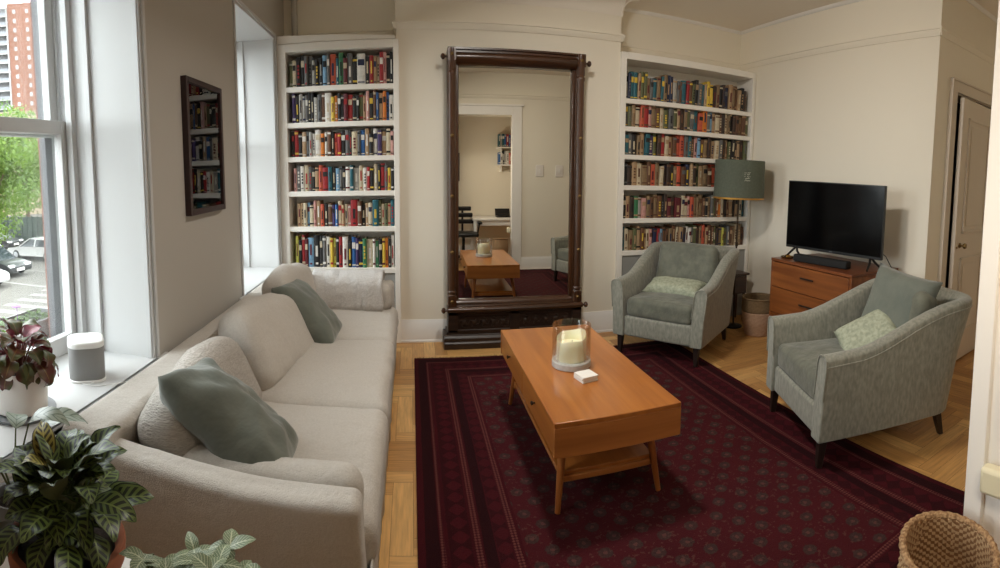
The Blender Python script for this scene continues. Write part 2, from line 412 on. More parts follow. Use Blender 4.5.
# ------------------------------------------------------------------ windows
def make_window(k, y0, y1, z0, z1):
    bm = BM()
    root = None
    # jamb linings with panel moulding, from the wall face back to the sash
    for yy, s in ((y0, 1), (y1, -1)):
        def Y(t): return yy + s*t
        def b2(xa, xb, ta, tb, za, zb): box(bm, xa, xb, min(Y(ta), Y(tb)), max(Y(ta), Y(tb)), za, zb)
        b2(-1.60, XL, 0, .016, z0, z1)                                   # lining
        b2(XL-.03, XL-.008, .016, .022, z0, z1); b2(-1.39, -1.365, .016, .034, z0, z1); b2(-1.405, -1.39, .016, .028, z0, z1)
        b2(-1.495, -1.462, .016, .05, z0, z1)                             # inside stop
        b2(-1.556, -1.546, .016, .032, z0, z1)                           # parting bead
        b2(-1.603, -1.601, .012, .03, z0, z1)                            # blind stop
    box(bm, -1.60, XL, y0, y1, z1-.02, z1)
    box(bm, -1.495, -1.462, y0, y1, z1-.055, z1-.02)
    root = struct('window_%d' % k, bm, M_wtrim, bevel=.003)
    bm = BM()                                                            # narrow bead around the opening on the wall face
    cw = .022
    for a, b_ in ((y0-cw, y0), (y1, y1+cw)): box(bm, XL, XL+.012, a, b_, z0+.02, z1+cw)
    box(bm, XL, XL+.012, y0, y1, z1, z1+cw)
    obj('casing', bm, M_wtrim, root, bevel=.003)
    bm = BM(); box(bm, -1.60, XL+.022, y0, y1, z0-.02, z0+.046); box(bm, XL, XL+.022, y0-.09, y1+.09, z0+.004, z0+.046); box(bm, XL, XL+.014, y0-.07, y1+.07, z0-.09, z0+.004)
    obj('sill', bm, M_wtrim, root, bevel=.008, bseg=3)
    zm = 1.695
    def sash(name, xa, xb, za, zb, bot, top):
        bm = BM(); f0, f1, st = y0+.02, y1-.02, .062
        box(bm, xa, xb, f0, f0+st, za, zb); box(bm, xa, xb, f1-st, f1, za, zb)
        box(bm, xa, xb, f0+st, f1-st, za, za+bot); box(bm, xa, xb, f0+st, f1-st, zb-top, zb)
        s_ = obj(name, bm, M_wtrim, root, bevel=.004)
        bm = BM(); xm = (xa+xb)/2-.006
        box(bm, xm, xm+.004, f0+st-.005, f1-st+.005, za+bot-.005, zb-top+.005)
        obj('pane', bm, M_pane, s_, flat=True)
    sash('lower_sash', -1.545, -1.500, z0+.046, zm+.035, .085, .062)
    sash('upper_sash', -1.601, -1.557, zm-.035, z1-.02, .062, .06)
    return root
for k, w in enumerate(WIN): make_window(k+1, *w)
# storm sash tracks and brick reveals outside
bm = BM()
for (y0, y1, z0, z1) in WIN:
    for yy, s in ((y0, 1), (y1, -1)):
        a, b_ = sorted((yy, yy+s*.078)); box(bm, -1.640, -1.604, a, b_, z0, z1)
struct('trim_7', bm, mat('storm_frame_grey', (92, 92, 96), .5))
bm = BM()
ys = [-1.1, .98, 1.98, 3.2, 4.2, 5.0]
for i in range(0, 6, 2): box(bm, -1.69, -1.605, ys[i], ys[i+1], -3.6, 3.6)
for (y0, y1, z0, z1) in WIN: box(bm, -1.69, -1.642, y0, y0+.03, z0, z1); box(bm, -1.69, -1.642, y1-.03, y1, z0, z1); box(bm, -1.69, -1.605, y0, y1, -3.6, z0-.12); box(bm, -1.69, -1.605, y0, y1, z1+.02, 3.6); box(bm, -1.73, -1.58, y0, y1, z0-.12, z0)
M_brick = mat('brownstone', (148, 96, 78), .9, noise_amt=.6, noise_scale=14, bump=.3, bump_scale=60)
struct('wall_street_front', bm, M_brick)

# ------------------------------------------------------------------ door in the nook
bm = BM()
D0, D1, DZ = 3.56, 4.26, 2.20
for a, b_ in ((D0-.10, D0), (D1, D1+.10)):
    box(bm, a, b_, YC-.022, YC, 0, DZ+.10); 
box(bm, D0-.10, D0-.085, YC-.034, YC-.022, 0, DZ+.10); box(bm, D1+.085, D1+.10, YC-.034, YC-.022, 0, DZ+.10)
box(bm, D0, D1, YC-.022, YC, DZ, DZ+.10); box(bm, D0-.1, D1+.1, YC-.036, YC-.022, DZ+.085, DZ+.10)
box(bm, D0-.02, D0+.012, YC, YC+.2, 0, DZ+.02); box(bm, D1-.012, D1+.02, YC, YC+.2, 0, DZ+.02); box(bm, D0, D1, YC, YC+.2, DZ-.01, DZ+.02)
M_doorp = mat('door_paint', (214, 203, 188), .5)
door = struct('door_1', bm, M_doorp, bevel=.003)
bm = BM()
LW, LT, LH = .665, .036, 2.165
def panel_door(bm):
    box(bm, 0, LW, -LT/2, LT/2, .01, LH)
    for za, zb in ((.24, .88), (1.08, 2.02)):
        for sy in (-1,):
            for (a, b_, c, d) in ((.11, LW-.11, za, za+.02), (.11, LW-.11, zb-.02, zb), (.11, .13, za, zb), (LW-.13, LW-.11, za, zb)):
                box(bm, a, b_, -LT/2-.012, -LT/2+.001, c, d)
            box(bm, .17, LW-.17, -LT/2-.006, -LT/2+.001, za+.06, zb-.06)
panel_door(bm)
hinge_x = D1-.014; am = math.radians(4)           # hinged at the far side, ajar
Mdoor = T(hinge_x, YC+.004, 0) @ Rz(PI) @ Matrix.Scale(-1, 4, (0,1,0)) @ Rz(0)
Mdoor = T(hinge_x, YC-.005, 0) @ Rz(am) @ T(-LW, 0, 0)
xf(bm, Mdoor); leaf = obj('door_leaf', bm, M_doorp, door, bevel=.003)
bm = BM()
lathe(bm, [(.004, 0), (.022, .002), (.022, .008), (.008, .012), (.008, .03), (.018, .036), (.024, .048), (.02, .06), (.004, .064)], M=Mdoor @ T(.085, -LT/2, .985) @ Rx(PI/2), seg=20)
obj('door_knob', bm, M_brass, leaf)
bm = BM(); lathe(bm, [(.003, 0), (.009, .001), (.009, .006), (.003, .007)], M=Mdoor @ T(.03, -LT/2, .97) @ Rx(PI/2), seg=14); obj('latch_plate', bm, M_brass, leaf)
for hz in (.35, 1.93):
    bm = BM(); box(bm, D1-.012, D1+.012, YC-.04, YC-.022, hz, hz+.10); lathe(bm, [(.008, 0), (.008, .11)], (D1-.002, YC-.04, hz-.005), 10); obj('hinge', bm, M_doorp, door)

# ------------------------------------------------------------------ bookcases
def make_bookcase(label, x0, x1, z_shelves, ztop, zin, stl, str_, yf=4.25, ydeep=4.545):
    root = thing('bookcase', label, 'bookcase', ((x0+x1)/2, yf, 0))
    bm = BM()
    box(bm, x0, x0+stl, yf, ydeep, 0, ztop); box(bm, x1-str_, x1, yf, ydeep, 0, ztop)          # sides
    box(bm, x0+stl, x1-str_, yf, ydeep, zin, ztop)                                              # head
    box(bm, x0+stl, x1-str_, ydeep-.012, ydeep, 0, zin)                                         # back
    obj('carcass', bm, M_case, root, bevel=.003)
    for zs in z_shelves:
        bm = BM(); box(bm, x0+stl-.002, x1-str_+.002, yf+.004, ydeep-.012, zs-.042, zs); obj('shelf', bm, M_case, root, bevel=.003)
    bm = BM(); box(bm, x0+stl, x1-str_, yf+.02, yf+.04, 0, z_shelves[-1]-.042); obj('lower_panel', bm, M_dark_case, root)
    return root
LSH = [2.150, 1.855, 1.572, 1.283, .985, .636]
RSH = [2.118, 1.845, 1.590, 1.330, 1.045, .745]
RSH = [2.10, 1.855, 1.605, 1.33, 1.03, .735]
bcl = make_bookcase('tall white built-in bookcase behind the end of the sofa', -1.095, -.092, LSH, 2.50, 2.435, .072, .045)
bm = BM()                                        # loose fascia board lying tilted on top
prism(bm, [(-1.095, 2.505), (-.12, 2.505), (-.12, 2.53), (-.6, 2.555), (-1.095, 2.575)], 'y', 4.262, 4.54); obj('top_fascia', bm, M_case, bcl, bevel=.003)
bcr = make_bookcase('wide white built-in bookcase between mirror and television wall', 1.80, 3.272, RSH, 2.50, 2.44, .05, .035)
# heating pipe rising above the bookcase
bm = BM(); lathe(bm, [(.026, 2.51), (.026, ZC)], (-.985, 4.46, 0), 18); lathe(bm, [(.045, 2.925), (.045, 2.95), (.03, 2.955)], (-.985, 4.46, 0), 18)
solo('riser_pipe', bm, M_wallL, 'painted heating riser pipe above the bookcase by the window', 'pipe', (-.985, 4.46, 2.51))

# ------------------------------------------------------------------ books
BC = dict(K=(30, 29, 30), W=(226, 222, 214), C=(206, 192, 164), G=(104, 104, 104), g=(172, 170, 164), R=(158, 34, 38), r=(202, 92, 66), B=(44, 96, 158), b=(126, 168, 200), T=(36, 98, 112),
          N=(34, 42, 74), Y=(224, 190, 70), y=(200, 196, 90), O=(214, 122, 40), E=(60, 124, 84), e=(96, 100, 66), P=(66, 46, 96), M=(96, 28, 38), t=(176, 146, 112), w=(104, 70, 48), k=(206, 154, 146), q=(62, 46, 38), d=(138, 114, 84))
CN = dict(K='black', W='white', C='cream', G='grey', g='pale grey', R='red', r='coral', B='blue', b='sky blue', T='teal', N='navy', Y='yellow', y='lime yellow', O='orange', E='green', e='olive',
          P='purple', M='maroon', t='tan', w='brown', q='dark brown', d='sandy', k='pink')
def bookmat(c):
    return mat('book_'+c+('_dark' if c.isupper() else '_pale'), BC[c], .55, noise_amt=.3, noise_scale=40)
M_pages = mat('book_pages', (214, 202, 176), .9)
ORD = ['', 'first', 'second', 'third', 'fourth', 'fifth', 'sixth', 'seventh', 'eighth', 'ninth', 'tenth', 'eleventh', 'twelfth', 'thirteenth', 'fourteenth', 'fifteenth', 'sixteenth', 'seventeenth', 'eighteenth', 'nineteenth',
       'twentieth', 'twenty-first', 'twenty-second', 'twenty-third', 'twenty-fourth', 'twenty-fifth', 'twenty-sixth', 'twenty-seventh', 'twenty-eighth', 'twenty-ninth', 'thirtieth'] + ['thirty-'+x for x in 'first second third fourth fifth sixth seventh eighth ninth'.split()] + ['fortieth'] + ['forty-'+x for x in 'first second third fourth fifth sixth seventh eighth'.split()]
def book_mesh(bm, w, h, d, r, tilt, x, y, z, mi0=0):
    """spine towards -Y at y; slots: 0 cover, 1 pages, 2 title"""
    M = T(x, y, z) @ T(0 if tilt >= 0 else w, 0, 0) @ Ry(tilt) @ T(0 if tilt >= 0 else -w, 0, 0)
    n0 = len(bm.verts)
    sp = [(0, .006), (w*.2, .001), (w*.5, -.001), (w*.8, .001), (w, .006)]      # rounded spine
    rings(bm, [[(a, b_, 0) for a, b_ in sp] + [(w, d, 0), (w-.002, d, 0), (w-.002, .012, 0), (.002, .012, 0), (.002, d, 0), (0, d, 0)],
               [(a, b_, h) for a, b_ in sp] + [(w, d, h), (w-.002, d, h), (w-.002, .012, h), (.002, .012, h), (.002, d, h), (0, d, h)]], mi=mi0)
    box(bm, .0022, w-.0022, .0115, d-.006, .003, h-.004, mi0+1)
    # title panel, author line and foot band proud of the spine by a hair
    style = r.random()
    def patch(za, zb, ia=.14, yy=-.0016):
        box(bm, w*ia, w*(1-ia), yy, .003, h*za, h*zb, mi0+2)
    if style < .35:
        za = .25+.2*r.random(); patch(za, za+.3+.15*r.random(), .32)
        patch(.08, .14, .3)
    elif style < .6:
        patch(.62, .82, .1); patch(.06, .1, .1)
    elif style < .8:
        for q in range(4): patch(.3+.12*q, .38+.12*q, .3)
        patch(.1, .13, .2)
    else:
        patch(.86, .93, .02); patch(.1, .17, .02)
    bm.verts.ensure_lookup_table()
    for v in bm.verts[n0:]: v.co = M @ v.co
ALLB = []
def parse(s):
    out = []
    for ch in s:
        if ch.isdigit(): out[-1][1] = 1.75
        elif ch in BC: out.append([ch, 1.0])
    return out
def shelf_books(s, x0, x1, z, hmax, case, si, lean=0, yf=4.25, seed=0, dens=1.0):
    r = random.Random(seed)
    L = parse(s); ws = [q[1]*(.75+.5*r.random()) for q in L]
    k = (x1-x0)/sum(ws); x = x0
    for i, ((c, _), w0) in enumerate(zip(L, ws)):
        w = w0*k-.0012
        h = hmax*(.80+.20*r.random()) * (1.0 if w0 < 1.4 else 1.02)
        tilt = 0
        if lean and r.random() < lean: tilt = .02+.04*r.random()
        d = .15+.04*r.random()
        yy = yf+.03+.025*r.random()
        tc = (r.choice('WWCKRYg') if c in 'KNPMTBERGwe' else r.choice('KKRNWM')) if case == 'w' else (r.choice('CtwKtGY') if c in 'KNPMTBERGwe' else r.choice('wKwtNM'))
        ALLB.append(dict(x=x, y=yy, z=z, w=w, h=min(h, hmax), d=d, c=c, tc=tc if tc != c else 'C', tilt=tilt, case=case, si=si, i=i+1, seed=seed*100+i))
        x += w0*k
LB = ["eCKKGGgKKbGr2TEMG2KW2KRtCRkKK", "PKggGKKgGwW2YOKKMR2KKetkKwBtOBW", "KRKtGgWW2OWwKrRKGKC2GBtKWPtCk", "kGWCGKtrR2TKbGKWTg2CWRKCKRGYK", "ttCbCktrKwPBCtCkR2wKtCT2eCetT", "yKRMb2K2KGW2YyKRW2KBPNEC2WEKYOKW"]
LX = [(-1.005, -.14), (-.985, -.14), (-1.0, -.14), (-.985, -.142), (-.965, -.142), (-.985, -.145)]
LHM = [.265, .25, .225, .232, .222, .275]
for si in range(6): shelf_books(LB[si], LX[si][0], LX[si][1], LSH[si], LHM[si], 'w', si+1, seed=11+si)
RB = ["gNTTteCtGTCTtNNgGwTRweKGTtYYwtKwCttwtKw", "GetCrRktwCeGetwCeGTrOGbtCwwCtCwwtwe", "TGCttTPewRCtwrrGTwkbwtwtCGwteKwtwe", "KwtCtwrtCwwKtrwCtwetCwrwtCCKwtGw", "KtwEgkCwtwKwMwM2CCkrttCwCtGewOCwttwtCT", "TCtCtwtCkCRbwwtwCtwWWGewtrtwwewtyCGwtCtw"]
RHM = [.255, .225, .215, .225, .225, .22]
for si in range(6):
    s_ = list(RB[si]); rq = random.Random(70+si)
    for i_, ch in enumerate(s_):
        if ch == 't' and rq.random() < .5: s_[i_] = 'd'
        if ch == 'w' and rq.random() < .55: s_[i_] = 'q'
        if ch == 'C' and rq.random() < .35: s_[i_] = rq.choice('dKNe')
    RB[si] = ''.join(s_)
for si in range(6): shelf_books(RB[si], 1.858, 3.19 if si in (0,) else 3.225, RSH[si], RHM[si], 'm', si+1, lean=.55 if si in (0, 2) else .2, seed=31+si)
def shown(b_):     # apparent spine size, in square pixels or so; the armchair hides the low middle of the far bookcase
    dist = math.hypot(b_['x'], b_['y'])
    v = b_['w']*b_['h']*(b_['y']/dist)/dist**2
    if b_['case'] == 'm':
        if b_['si'] == 6 and 2.2 < b_['x'] < 2.95: v *= .15
        if b_['si'] >= 4 and b_['x'] > 2.62: v *= .6
    return v
ALLB.sort(key=shown, reverse=True)
order = {id(b_): n for n, b_ in enumerate(ALLB)}
rest = []
for n, b_ in enumerate(ALLB):
    if n >= 300: rest.append(b_); continue
    bm = BM(); r = random.Random(b_['seed'])
    book_mesh(bm, b_['w'], b_['h'], b_['d'], r, b_['tilt'], 0, 0, 0)
    o = obj('book', bm, [bookmat(b_['c']), M_pages, bookmat(b_['tc'])], None, ang=40)
    o.location = (b_['x'], b_['y'], b_['z'])
    side = 'window' if b_['case'] == 'w' else 'mirror'
    tag(o, '%s %s book, %s from the %s end, %s shelf down of the %s bookcase' % ('slim' if b_['w'] < .026 else 'thick' if b_['w'] > .045 else 'upright', CN[b_['c']], ORD[b_['i']], side, ORD[b_['si']], 'sofa-end' if b_['case'] == 'w' else 'television-side'),
        'book', 'books on the %s shelf of the %s bookcase' % (ORD[b_['si']], 'sofa-end' if b_['case'] == 'w' else 'television-side'))
bm = BM(); slots = []; smats = []
for b_ in rest:
    tri = (b_['c'], 'pg', b_['tc'])
    base = len(smats); smats += [bookmat(b_['c']), M_pages, bookmat(b_['tc'])]
    book_mesh(bm, b_['w'], b_['h'], b_['d'], random.Random(b_['seed']), b_['tilt'], b_['x'], b_['y'], b_['z'], base)
o = obj('remaining_books', bm, smats, None, ang=40)
tag(o, 'slimmest and half hidden books among the rows of both white bookcases', 'books', kind='stuff')
SKY, CL, RL, NL, EXPO = 9.5, 48, 9, .5, 0.08  # sky strength, energies of the three added fill lamps, exposure
# ------------------------------------------------------------------ rug
def make_rug():
    x0, x1, y0, y1 = .015, 2.155, .76, 3.87
    w, d = x1-x0, y1-y0
    root = thing('rug', 'dark burgundy wool rug with banded border and rows of small medallions', 'rug', ((x0+x1)/2, (y0+y1)/2, 0), world=False)
    bm = BM()
    n, k = 40, 56
    V = [[bm.verts.new((-w/2+w*i/n, -d/2+d*j/k, .010 + .0012*noise.noise(Vector((i*.5, j*.5, 0))))) for j in range(k+1)] for i in range(n+1)]
    for i in range(n):
        for j in range(k): bm.faces.new((V[i][j], V[i+1][j], V[i+1][j+1], V[i][j+1]))
    for e in [e for e in bm.edges if e.is_boundary]: pass
    r = bmesh.ops.extrude_edge_only(bm, edges=[e for e in bm.edges if e.is_boundary])
    for v in r['geom']:
        if isinstance(v, bmesh.types.BMVert): v.co.z = .0005
    m = bpy.data.materials.new('burgundy_rug'); m.use_nodes = True
    N, L = m.node_tree.nodes, m.node_tree.links; b = N['Principled BSDF']; b.inputs['Roughness'].default_value = .95
    b.inputs['Specular IOR Level'].default_value = .15
    tc = N.new('ShaderNodeTexCoord'); sx = N.new('ShaderNodeSeparateXYZ'); L.new(tc.outputs['Object'], sx.inputs[0])
    def mth(op, a, b_=None, c=None):
        q = N.new('ShaderNodeMath'); q.operation = op
        for i, v in enumerate((a, b_, c)):
            if v is None: continue
            if isinstance(v, (int, float)): q.inputs[i].default_value = v
            else: L.new(v, q.inputs[i])
        return q.outputs[0]
    dx = mth('SUBTRACT', w/2, mth('ABSOLUTE', sx.outputs[0])); dy = mth('SUBTRACT', d/2, mth('ABSOLUTE', sx.outputs[1]))
    nz = N.new('ShaderNodeTexNoise'); nz.inputs['Scale'].default_value = 5; L.new(tc.outputs['Object'], nz.inputs['Vector'])
    dm = mth('ADD', mth('MINIMUM', dx, dy), mth('MULTIPLY', mth('SUBTRACT', nz.outputs[0], .5), .012))
    along = mth('ADD', sx.outputs[0], sx.outputs[1])
    def band(lo, hi): return mth('MULTIPLY', mth('GREATER_THAN', dm, lo), mth('LESS_THAN', dm, hi))
    # fine repeated guard-stripe pattern: little diamonds
    def zig(fr): return mth('GREATER_THAN', mth('ADD', mth('SINE', mth('MULTIPLY', sx.outputs[0], fr)), mth('SINE', mth('MULTIPLY', sx.outputs[1], fr))), .1)
    # field medallions: two staggered lattices of ringed ovals
    def gul(ox, oy, px, py):
        u = mth('SUBTRACT', mth('FRACT', mth('DIVIDE', mth('ADD', sx.outputs[0], ox+10*px), px)), .5)
        v = mth('SUBTRACT', mth('FRACT', mth('DIVIDE', mth('ADD', sx.outputs[1], oy+10*py), py)), .5)
        return mth('SQRT', mth('ADD', mth('POWER', mth('MULTIPLY', u, 1.0), 2), mth('POWER', mth('MULTIPLY', v, 1.25), 2)))
    PX, PY = .125, .150
    g = mth('MINIMUM', gul(0, 0, PX, PY), gul(PX/2, PY/2, PX, PY))
    wn = N.new('ShaderNodeTexNoise'); wn.inputs['Scale'].default_value = 90; wn.inputs['Detail'].default_value = 2; L.new(tc.outputs['Object'], wn.inputs['Vector'])
    g = mth('ADD', g, mth('MULTIPLY', mth('SUBTRACT', wn.outputs[0], .5), .16))
    ring = mth('MULTIPLY', mth('GREATER_THAN', g, .07), mth('LESS_THAN', g, .23))
    core = mth('LESS_THAN', g, .07)
    field = mth('GREATER_THAN', dm, .405)
    def mix(f, A, B_):
        q = N.new('ShaderNodeMix'); q.data_type = 'RGBA'; L.new(f, q.inputs[0])
        for i, v in ((6, A), (7, B_)):
            if isinstance(v, tuple): q.inputs[i].default_value = srgb(v)
            else: L.new(v, q.inputs[i])
        return q.outputs[2]
    n1 = N.new('ShaderNodeTexNoise'); n1.inputs['Scale'].default_value = 3.2; n1.inputs['Detail'].default_value = 6; L.new(tc.outputs['Object'], n1.inputs['Vector'])
    col = mix(mth('MULTIPLY', n1.outputs[0], 1.0), (46, 8, 14), (70, 13, 22))
    fld = mix(n1.outputs[0], (56, 15, 20), (76, 22, 28))
    fld = mix(ring, fld, mix(mth('MULTIPLY', wn.outputs[0], .9), (40, 22, 24), (74, 54, 50))); fld = mix(core, fld, (84, 52, 48))
    spk = N.new('ShaderNodeTexNoise'); spk.inputs['Scale'].default_value = 60; L.new(tc.outputs['Object'], spk.inputs['Vector'])
    fld = mix(mth('MULTIPLY', mth('GREATER_THAN', spk.outputs[0], .63), .5), fld, (88, 58, 52))
    col = mix(field, col, fld)
    for lo, hi in ((.088, .104), (.222, .248), (.366, .392)):
        bnd = band(lo, hi)
        pat = mix(zig(430.0), (62, 18, 24), (96, 52, 48))
        col = mix(bnd, col, pat)
    for lo, hi in ((.03, .085), (.255, .30)):
        col = mix(band(lo, hi), col, (38, 7, 12))
    stp = mix(zig(75.0), (48, 9, 15), (66, 14, 22)); col = mix(band(.12, .21), col, stp)
    col = mix(band(.305, .36), col, mix(zig(75.0), (48, 9, 15), (64, 14, 21)))
    L.new(col, b.inputs['Base Color'])
    bn = N.new('ShaderNodeTexNoise'); bn.inputs['Scale'].default_value = 260; L.new(tc.outputs['Object'], bn.inputs['Vector'])
    bu = N.new('ShaderNodeBump'); bu.inputs['Strength'].default_value = .5; bu.inputs['Distance'].default_value = .006
    L.new(bn.outputs[0], bu.inputs['Height']); L.new(bu.outputs[0], b.inputs['Normal'])
    obj('pile', bm, m, root, ang=60)
    r_ = random.Random(4)                                             # a fringe on each short end
    for sy in (-1, 1):
        bm = BM()
        for i in range(150):
            x = -w/2 + w*(i+.5)/150
            tube(bm, [(x, sy*d/2, .004), (x+.006*r_.uniform(-1, 1), sy*(d/2+.02), .003), (x+.012*r_.uniform(-1, 1), sy*(d/2+.036), .002)], .0016, 4)
        obj('fringe', bm, mat('rug_fringe', (96, 50, 50), .95), root)
make_rug()

# ------------------------------------------------------------------ pier mirror
mr_ = thing('pier_mirror', 'tall dark mahogany framed mirror standing against the chimney breast', 'mirror', (.86, 4.2, 0))
MX0, MX1 = .292, 1.418
bm = BM()
prism(bm, [(4.28, 0), (4.065, 0), (4.065, .045), (4.078, .06), (4.078, .085), (4.095, .10), (4.10, .115), (4.28, .115)], 'x', .258, 1.452)
box(bm, MX0, MX1, 4.115, 4.28, .115, .32)
box(bm, MX0-.012, MX1+.012, 4.10, 4.28, .115, .135)
for a, b_ in ((MX0, MX0+.08), (MX1-.08, MX1), (.80, .88)): box(bm, a, b_, 4.098, 4.12, .13, .30)
box(bm, MX0, MX1, 4.098, 4.12, .27, .30); box(bm, MX0, MX1, 4.098, 4.12, .13, .152)
obj('plinth', bm, M_ebony, mr_, bevel=.004)
for a, b_ in ((MX0+.09, .79), (.89, MX1-.09)):          # carved relief panels
    bm = BM(); r_ = random.Random(int(a*100))
    w_ = b_-a
    for i in range(5):
        cx = a + w_*(i+.5)/5
        lathe(bm, [(.004, 0), (.016, .002), (.02, .007), (.012, .011), (.003, .012)], M=T(cx, 4.114, .21) @ Rx(PI/2), seg=12)
        for q in range(4):
            an = PI/4+q*PI/2
            tube(bm, [(cx+.02*math.cos(an), 4.112, .21+.02*math.sin(an)), (cx+.035*math.cos(an+.3), 4.108, .21+.035*math.sin(an+.3)), (cx+.046*math.cos(an+.9), 4.112, .21+.044*math.sin(an+.9))], [.006, .005, .002], 6)
    obj('carved_panel', bm, M_ebony, mr_)
def turned(bm, x, y, z0, z1):
    h = z1-z0
    prof = [(.033, 0), (.033, .10), (.026, .108), (.034, .118), (.034, .13), (.027, .14)]
    prof += [(.0285, .20), (.030, h*.5), (.0285, h-.22), (.034, h-.20), (.034, h-.185), (.027, h-.175), (.033, h-.165), (.033, h)]
    lathe(bm, prof, (x, y, z0), 20)
for x in (MX0+.034, MX1-.034):
    bm = BM(); turned(bm, x, 4.128, .335, 2.40); box(bm, x-.034, x+.034, 4.10, 4.16, 2.30, 2.405); box(bm, x-.034, x+.034, 4.10, 4.16, .34, .43)
    box(bm, x-.034, x+.034, 4.15, 4.27, .34, 2.40)
    post = obj('post', bm, M_mahog, mr_, bevel=.003)
    for z in (2.35, 1.72, 1.24, .79, .385):
        bm = BM(); yy = 4.10 if z > 2 or z < .5 else 4.098
        lathe(bm, [(.003, 0), (.013, .0), (.015, .003), (.011, .009), (.004, .012)], M=T(x, yy, z) @ Rx(PI/2), seg=14); obj('stud', bm, M_brass, post)
bm = BM()
prism(bm, [(4.27, 2.285), (4.15, 2.285), (4.13, 2.30), (4.112, 2.315), (4.105, 2.335), (4.112, 2.356), (4.13, 2.37), (4.13, 2.385), (4.11, 2.39), (4.11, 2.405), (4.27, 2.405)], 'x', MX0+.068, MX1-.068)
obj('top_rail', bm, M_mahogx, mr_, ang=50)
bm = BM()
prism(bm, [(4.095+.024*math.cos(a*PI/8), .318+.022*math.sin(a*PI/8)) for a in range(16)], 'x', MX0-.005, MX1+.005); box(bm, MX0+.068, MX1-.068, 4.105, 4.27, .318, .345)
prism(bm, [(4.27, .345), (4.165, .345), (4.165, .36), (4.19, .385), (4.27, .385)], 'x', MX0+.066, MX1-.066)
obj('bottom_rail', bm, M_mahogx, mr_, ang=50)
for z, y in ((2.335, 4.128), (.316, 4.095)):
    for x, s in ((MX0, -1), (MX1, 1)):
        bm = BM(); lathe(bm, [(.012, -.004), (.012, .006), (.009, .010), (.009, .020), (.020, .026), (.025, .036), (.022, .046), (.010, .054), (.002, .056)], M=T(x, y, z) @ Ry(s*PI/2), seg=18); obj('finial', bm, M_mahog, mr_)
bm = BM()
for a, b_, s in ((MX0+.066, MX0+.092, 1), (MX1-.092, MX1-.066, -1)):
    box(bm, a, b_, 4.175, 4.27, .385, 2.285)
obj('inner_stiles', bm, M_mahog, mr_, bevel=.006)
bm = BM(); g0, g1 = MX0+.08, MX1-.08
vs = [bm.verts.new(p) for p in [(g0, 4.215, .37), (g1, 4.205, .37), (g1, 4.205, 2.30), (g0, 4.215, 2.30)]]
rings(bm, [[(g0, 4.208, .37), (g1, 4.192, .37), (g1, 4.196, .37), (g0, 4.212, .37)], [(g0, 4.227, 2.30), (g1, 4.211, 2.30), (g1, 4.215, 2.30), (g0, 4.231, 2.30)]])
for v in vs: bm.verts.remove(v)
obj('mirror_glass', bm, M_mirror, mr_, flat=True)
bm = BM(); box(bm, g0, g1, 4.235, 4.26, .37, 2.30); obj('backboard', bm, M_ebony, mr_)

# ------------------------------------------------------------------ coffee table
ct = thing('coffee_table', 'low orange-brown wooden coffee table with two drawers on the burgundy rug', 'table', (.825, 2.465, .011))
cx0, cx1, cy0, cy1, cz0, cz1 = .542, 1.105, 1.86, 3.07, .326, .470
bm = BM(); box(bm, cx0, cx1, cy0, cy1, cz1-.022, cz1); obj('table_top', bm, M_tableX, ct, bevel=.003)
bm = BM(); box(bm, cx0+.001, cx1, cy0, cy0+.02, cz0, cz1-.0222); obj('end_panel', bm, M_tableE, ct, bevel=.002)
bm = BM(); box(bm, cx0+.001, cx1, cy1-.02, cy1, cz0, cz1-.0222); obj('end_panel', bm, M_tableE, ct, bevel=.002)
bm = BM(); box(bm, cx1-.02, cx1, cy0+.02, cy1-.02, cz0, cz1-.0222); box(bm, cx0+.025, cx1-.02, cy0+.02, cy1-.02, cz0, cz0+.015); obj('carcass', bm, M_tableX, ct)
ym = (cy0+cy1)/2
for a, b_ in ((cy0+.022, ym-.002), (ym+.002, cy1-.022)):
    bm = BM(); box(bm, cx0+.004, cx0+.022, a, b_, cz0+.002, cz1-.025); dr = obj('drawer', bm, M_tableX, ct, bevel=.002)
    bm = BM(); lathe(bm, [(.004, 0), (.004, .008), (.009, .012), (.010, .018), (.003, .021)], M=T(cx0+.004, (a+b_)/2+.02, .405) @ Ry(-PI/2), seg=14); obj('knob', bm, M_leg, dr)
for sx, fx, tx in ((-1, .598, .632), (1, 1.072, 1.03)):
    for fy, ty in ((1.985, 2.03), (3.03, 2.975)):
        bm = BM(); tube(bm, [(fx, fy, .012), (fx+(tx-fx)*.4, fy+(ty-fy)*.4, .14), (tx, ty, .342)], [.0115, .0155, .0205], 14); obj('leg', bm, M_tableZ, ct)
bm = BM(); box(bm, .61, 1.055, 2.02, 2.985, .155, .172); obj('lower_shelf', bm, M_tableX, ct, bevel=.003)
for y in (2.02, 2.985):
    bm = BM(); box(bm, .612, 1.05, y-.012, y+.012, .128, .155); obj('stretcher', bm, M_tableE, ct, bevel=.003)
# hurricane candle holder on the table
hc = thing('hurricane_candle_holder', 'glass hurricane vase on a stone base on the coffee table', 'candle holder', (.79, 2.425, .4705))
hcx, hcy = .79, 2.425
bm = BM(); lathe(bm, [(.094, .0), (.098, .004), (.098, .030), (.094, .034), (.002, .034)], (hcx, hcy, .4705), 40); obj('stone_base', bm, M_marble, hc)
bm = BM(); lathe(bm, [(.097, .0345), (.097, .212), (.0955, .2135), (.094, .212), (.094, .0355)], (hcx, hcy, .4705), 48, cap=False); obj('glass_cylinder', bm, M_glass, hc, ang=60)
cd = thing('candle', 'half-burnt cream pillar candle inside the glass hurricane vase', 'candle', (hcx, hcy, .5046))
bm = BM(); n_ = 40
rs = []
for r_, zz in ((.0735, 0), (.075, .004), (.075, .05), (.075, .07)): rs.append([(hcx+r_*math.cos(2*PI*i/n_), hcy+r_*math.sin(2*PI*i/n_), .5048+zz) for i in range(n_)])
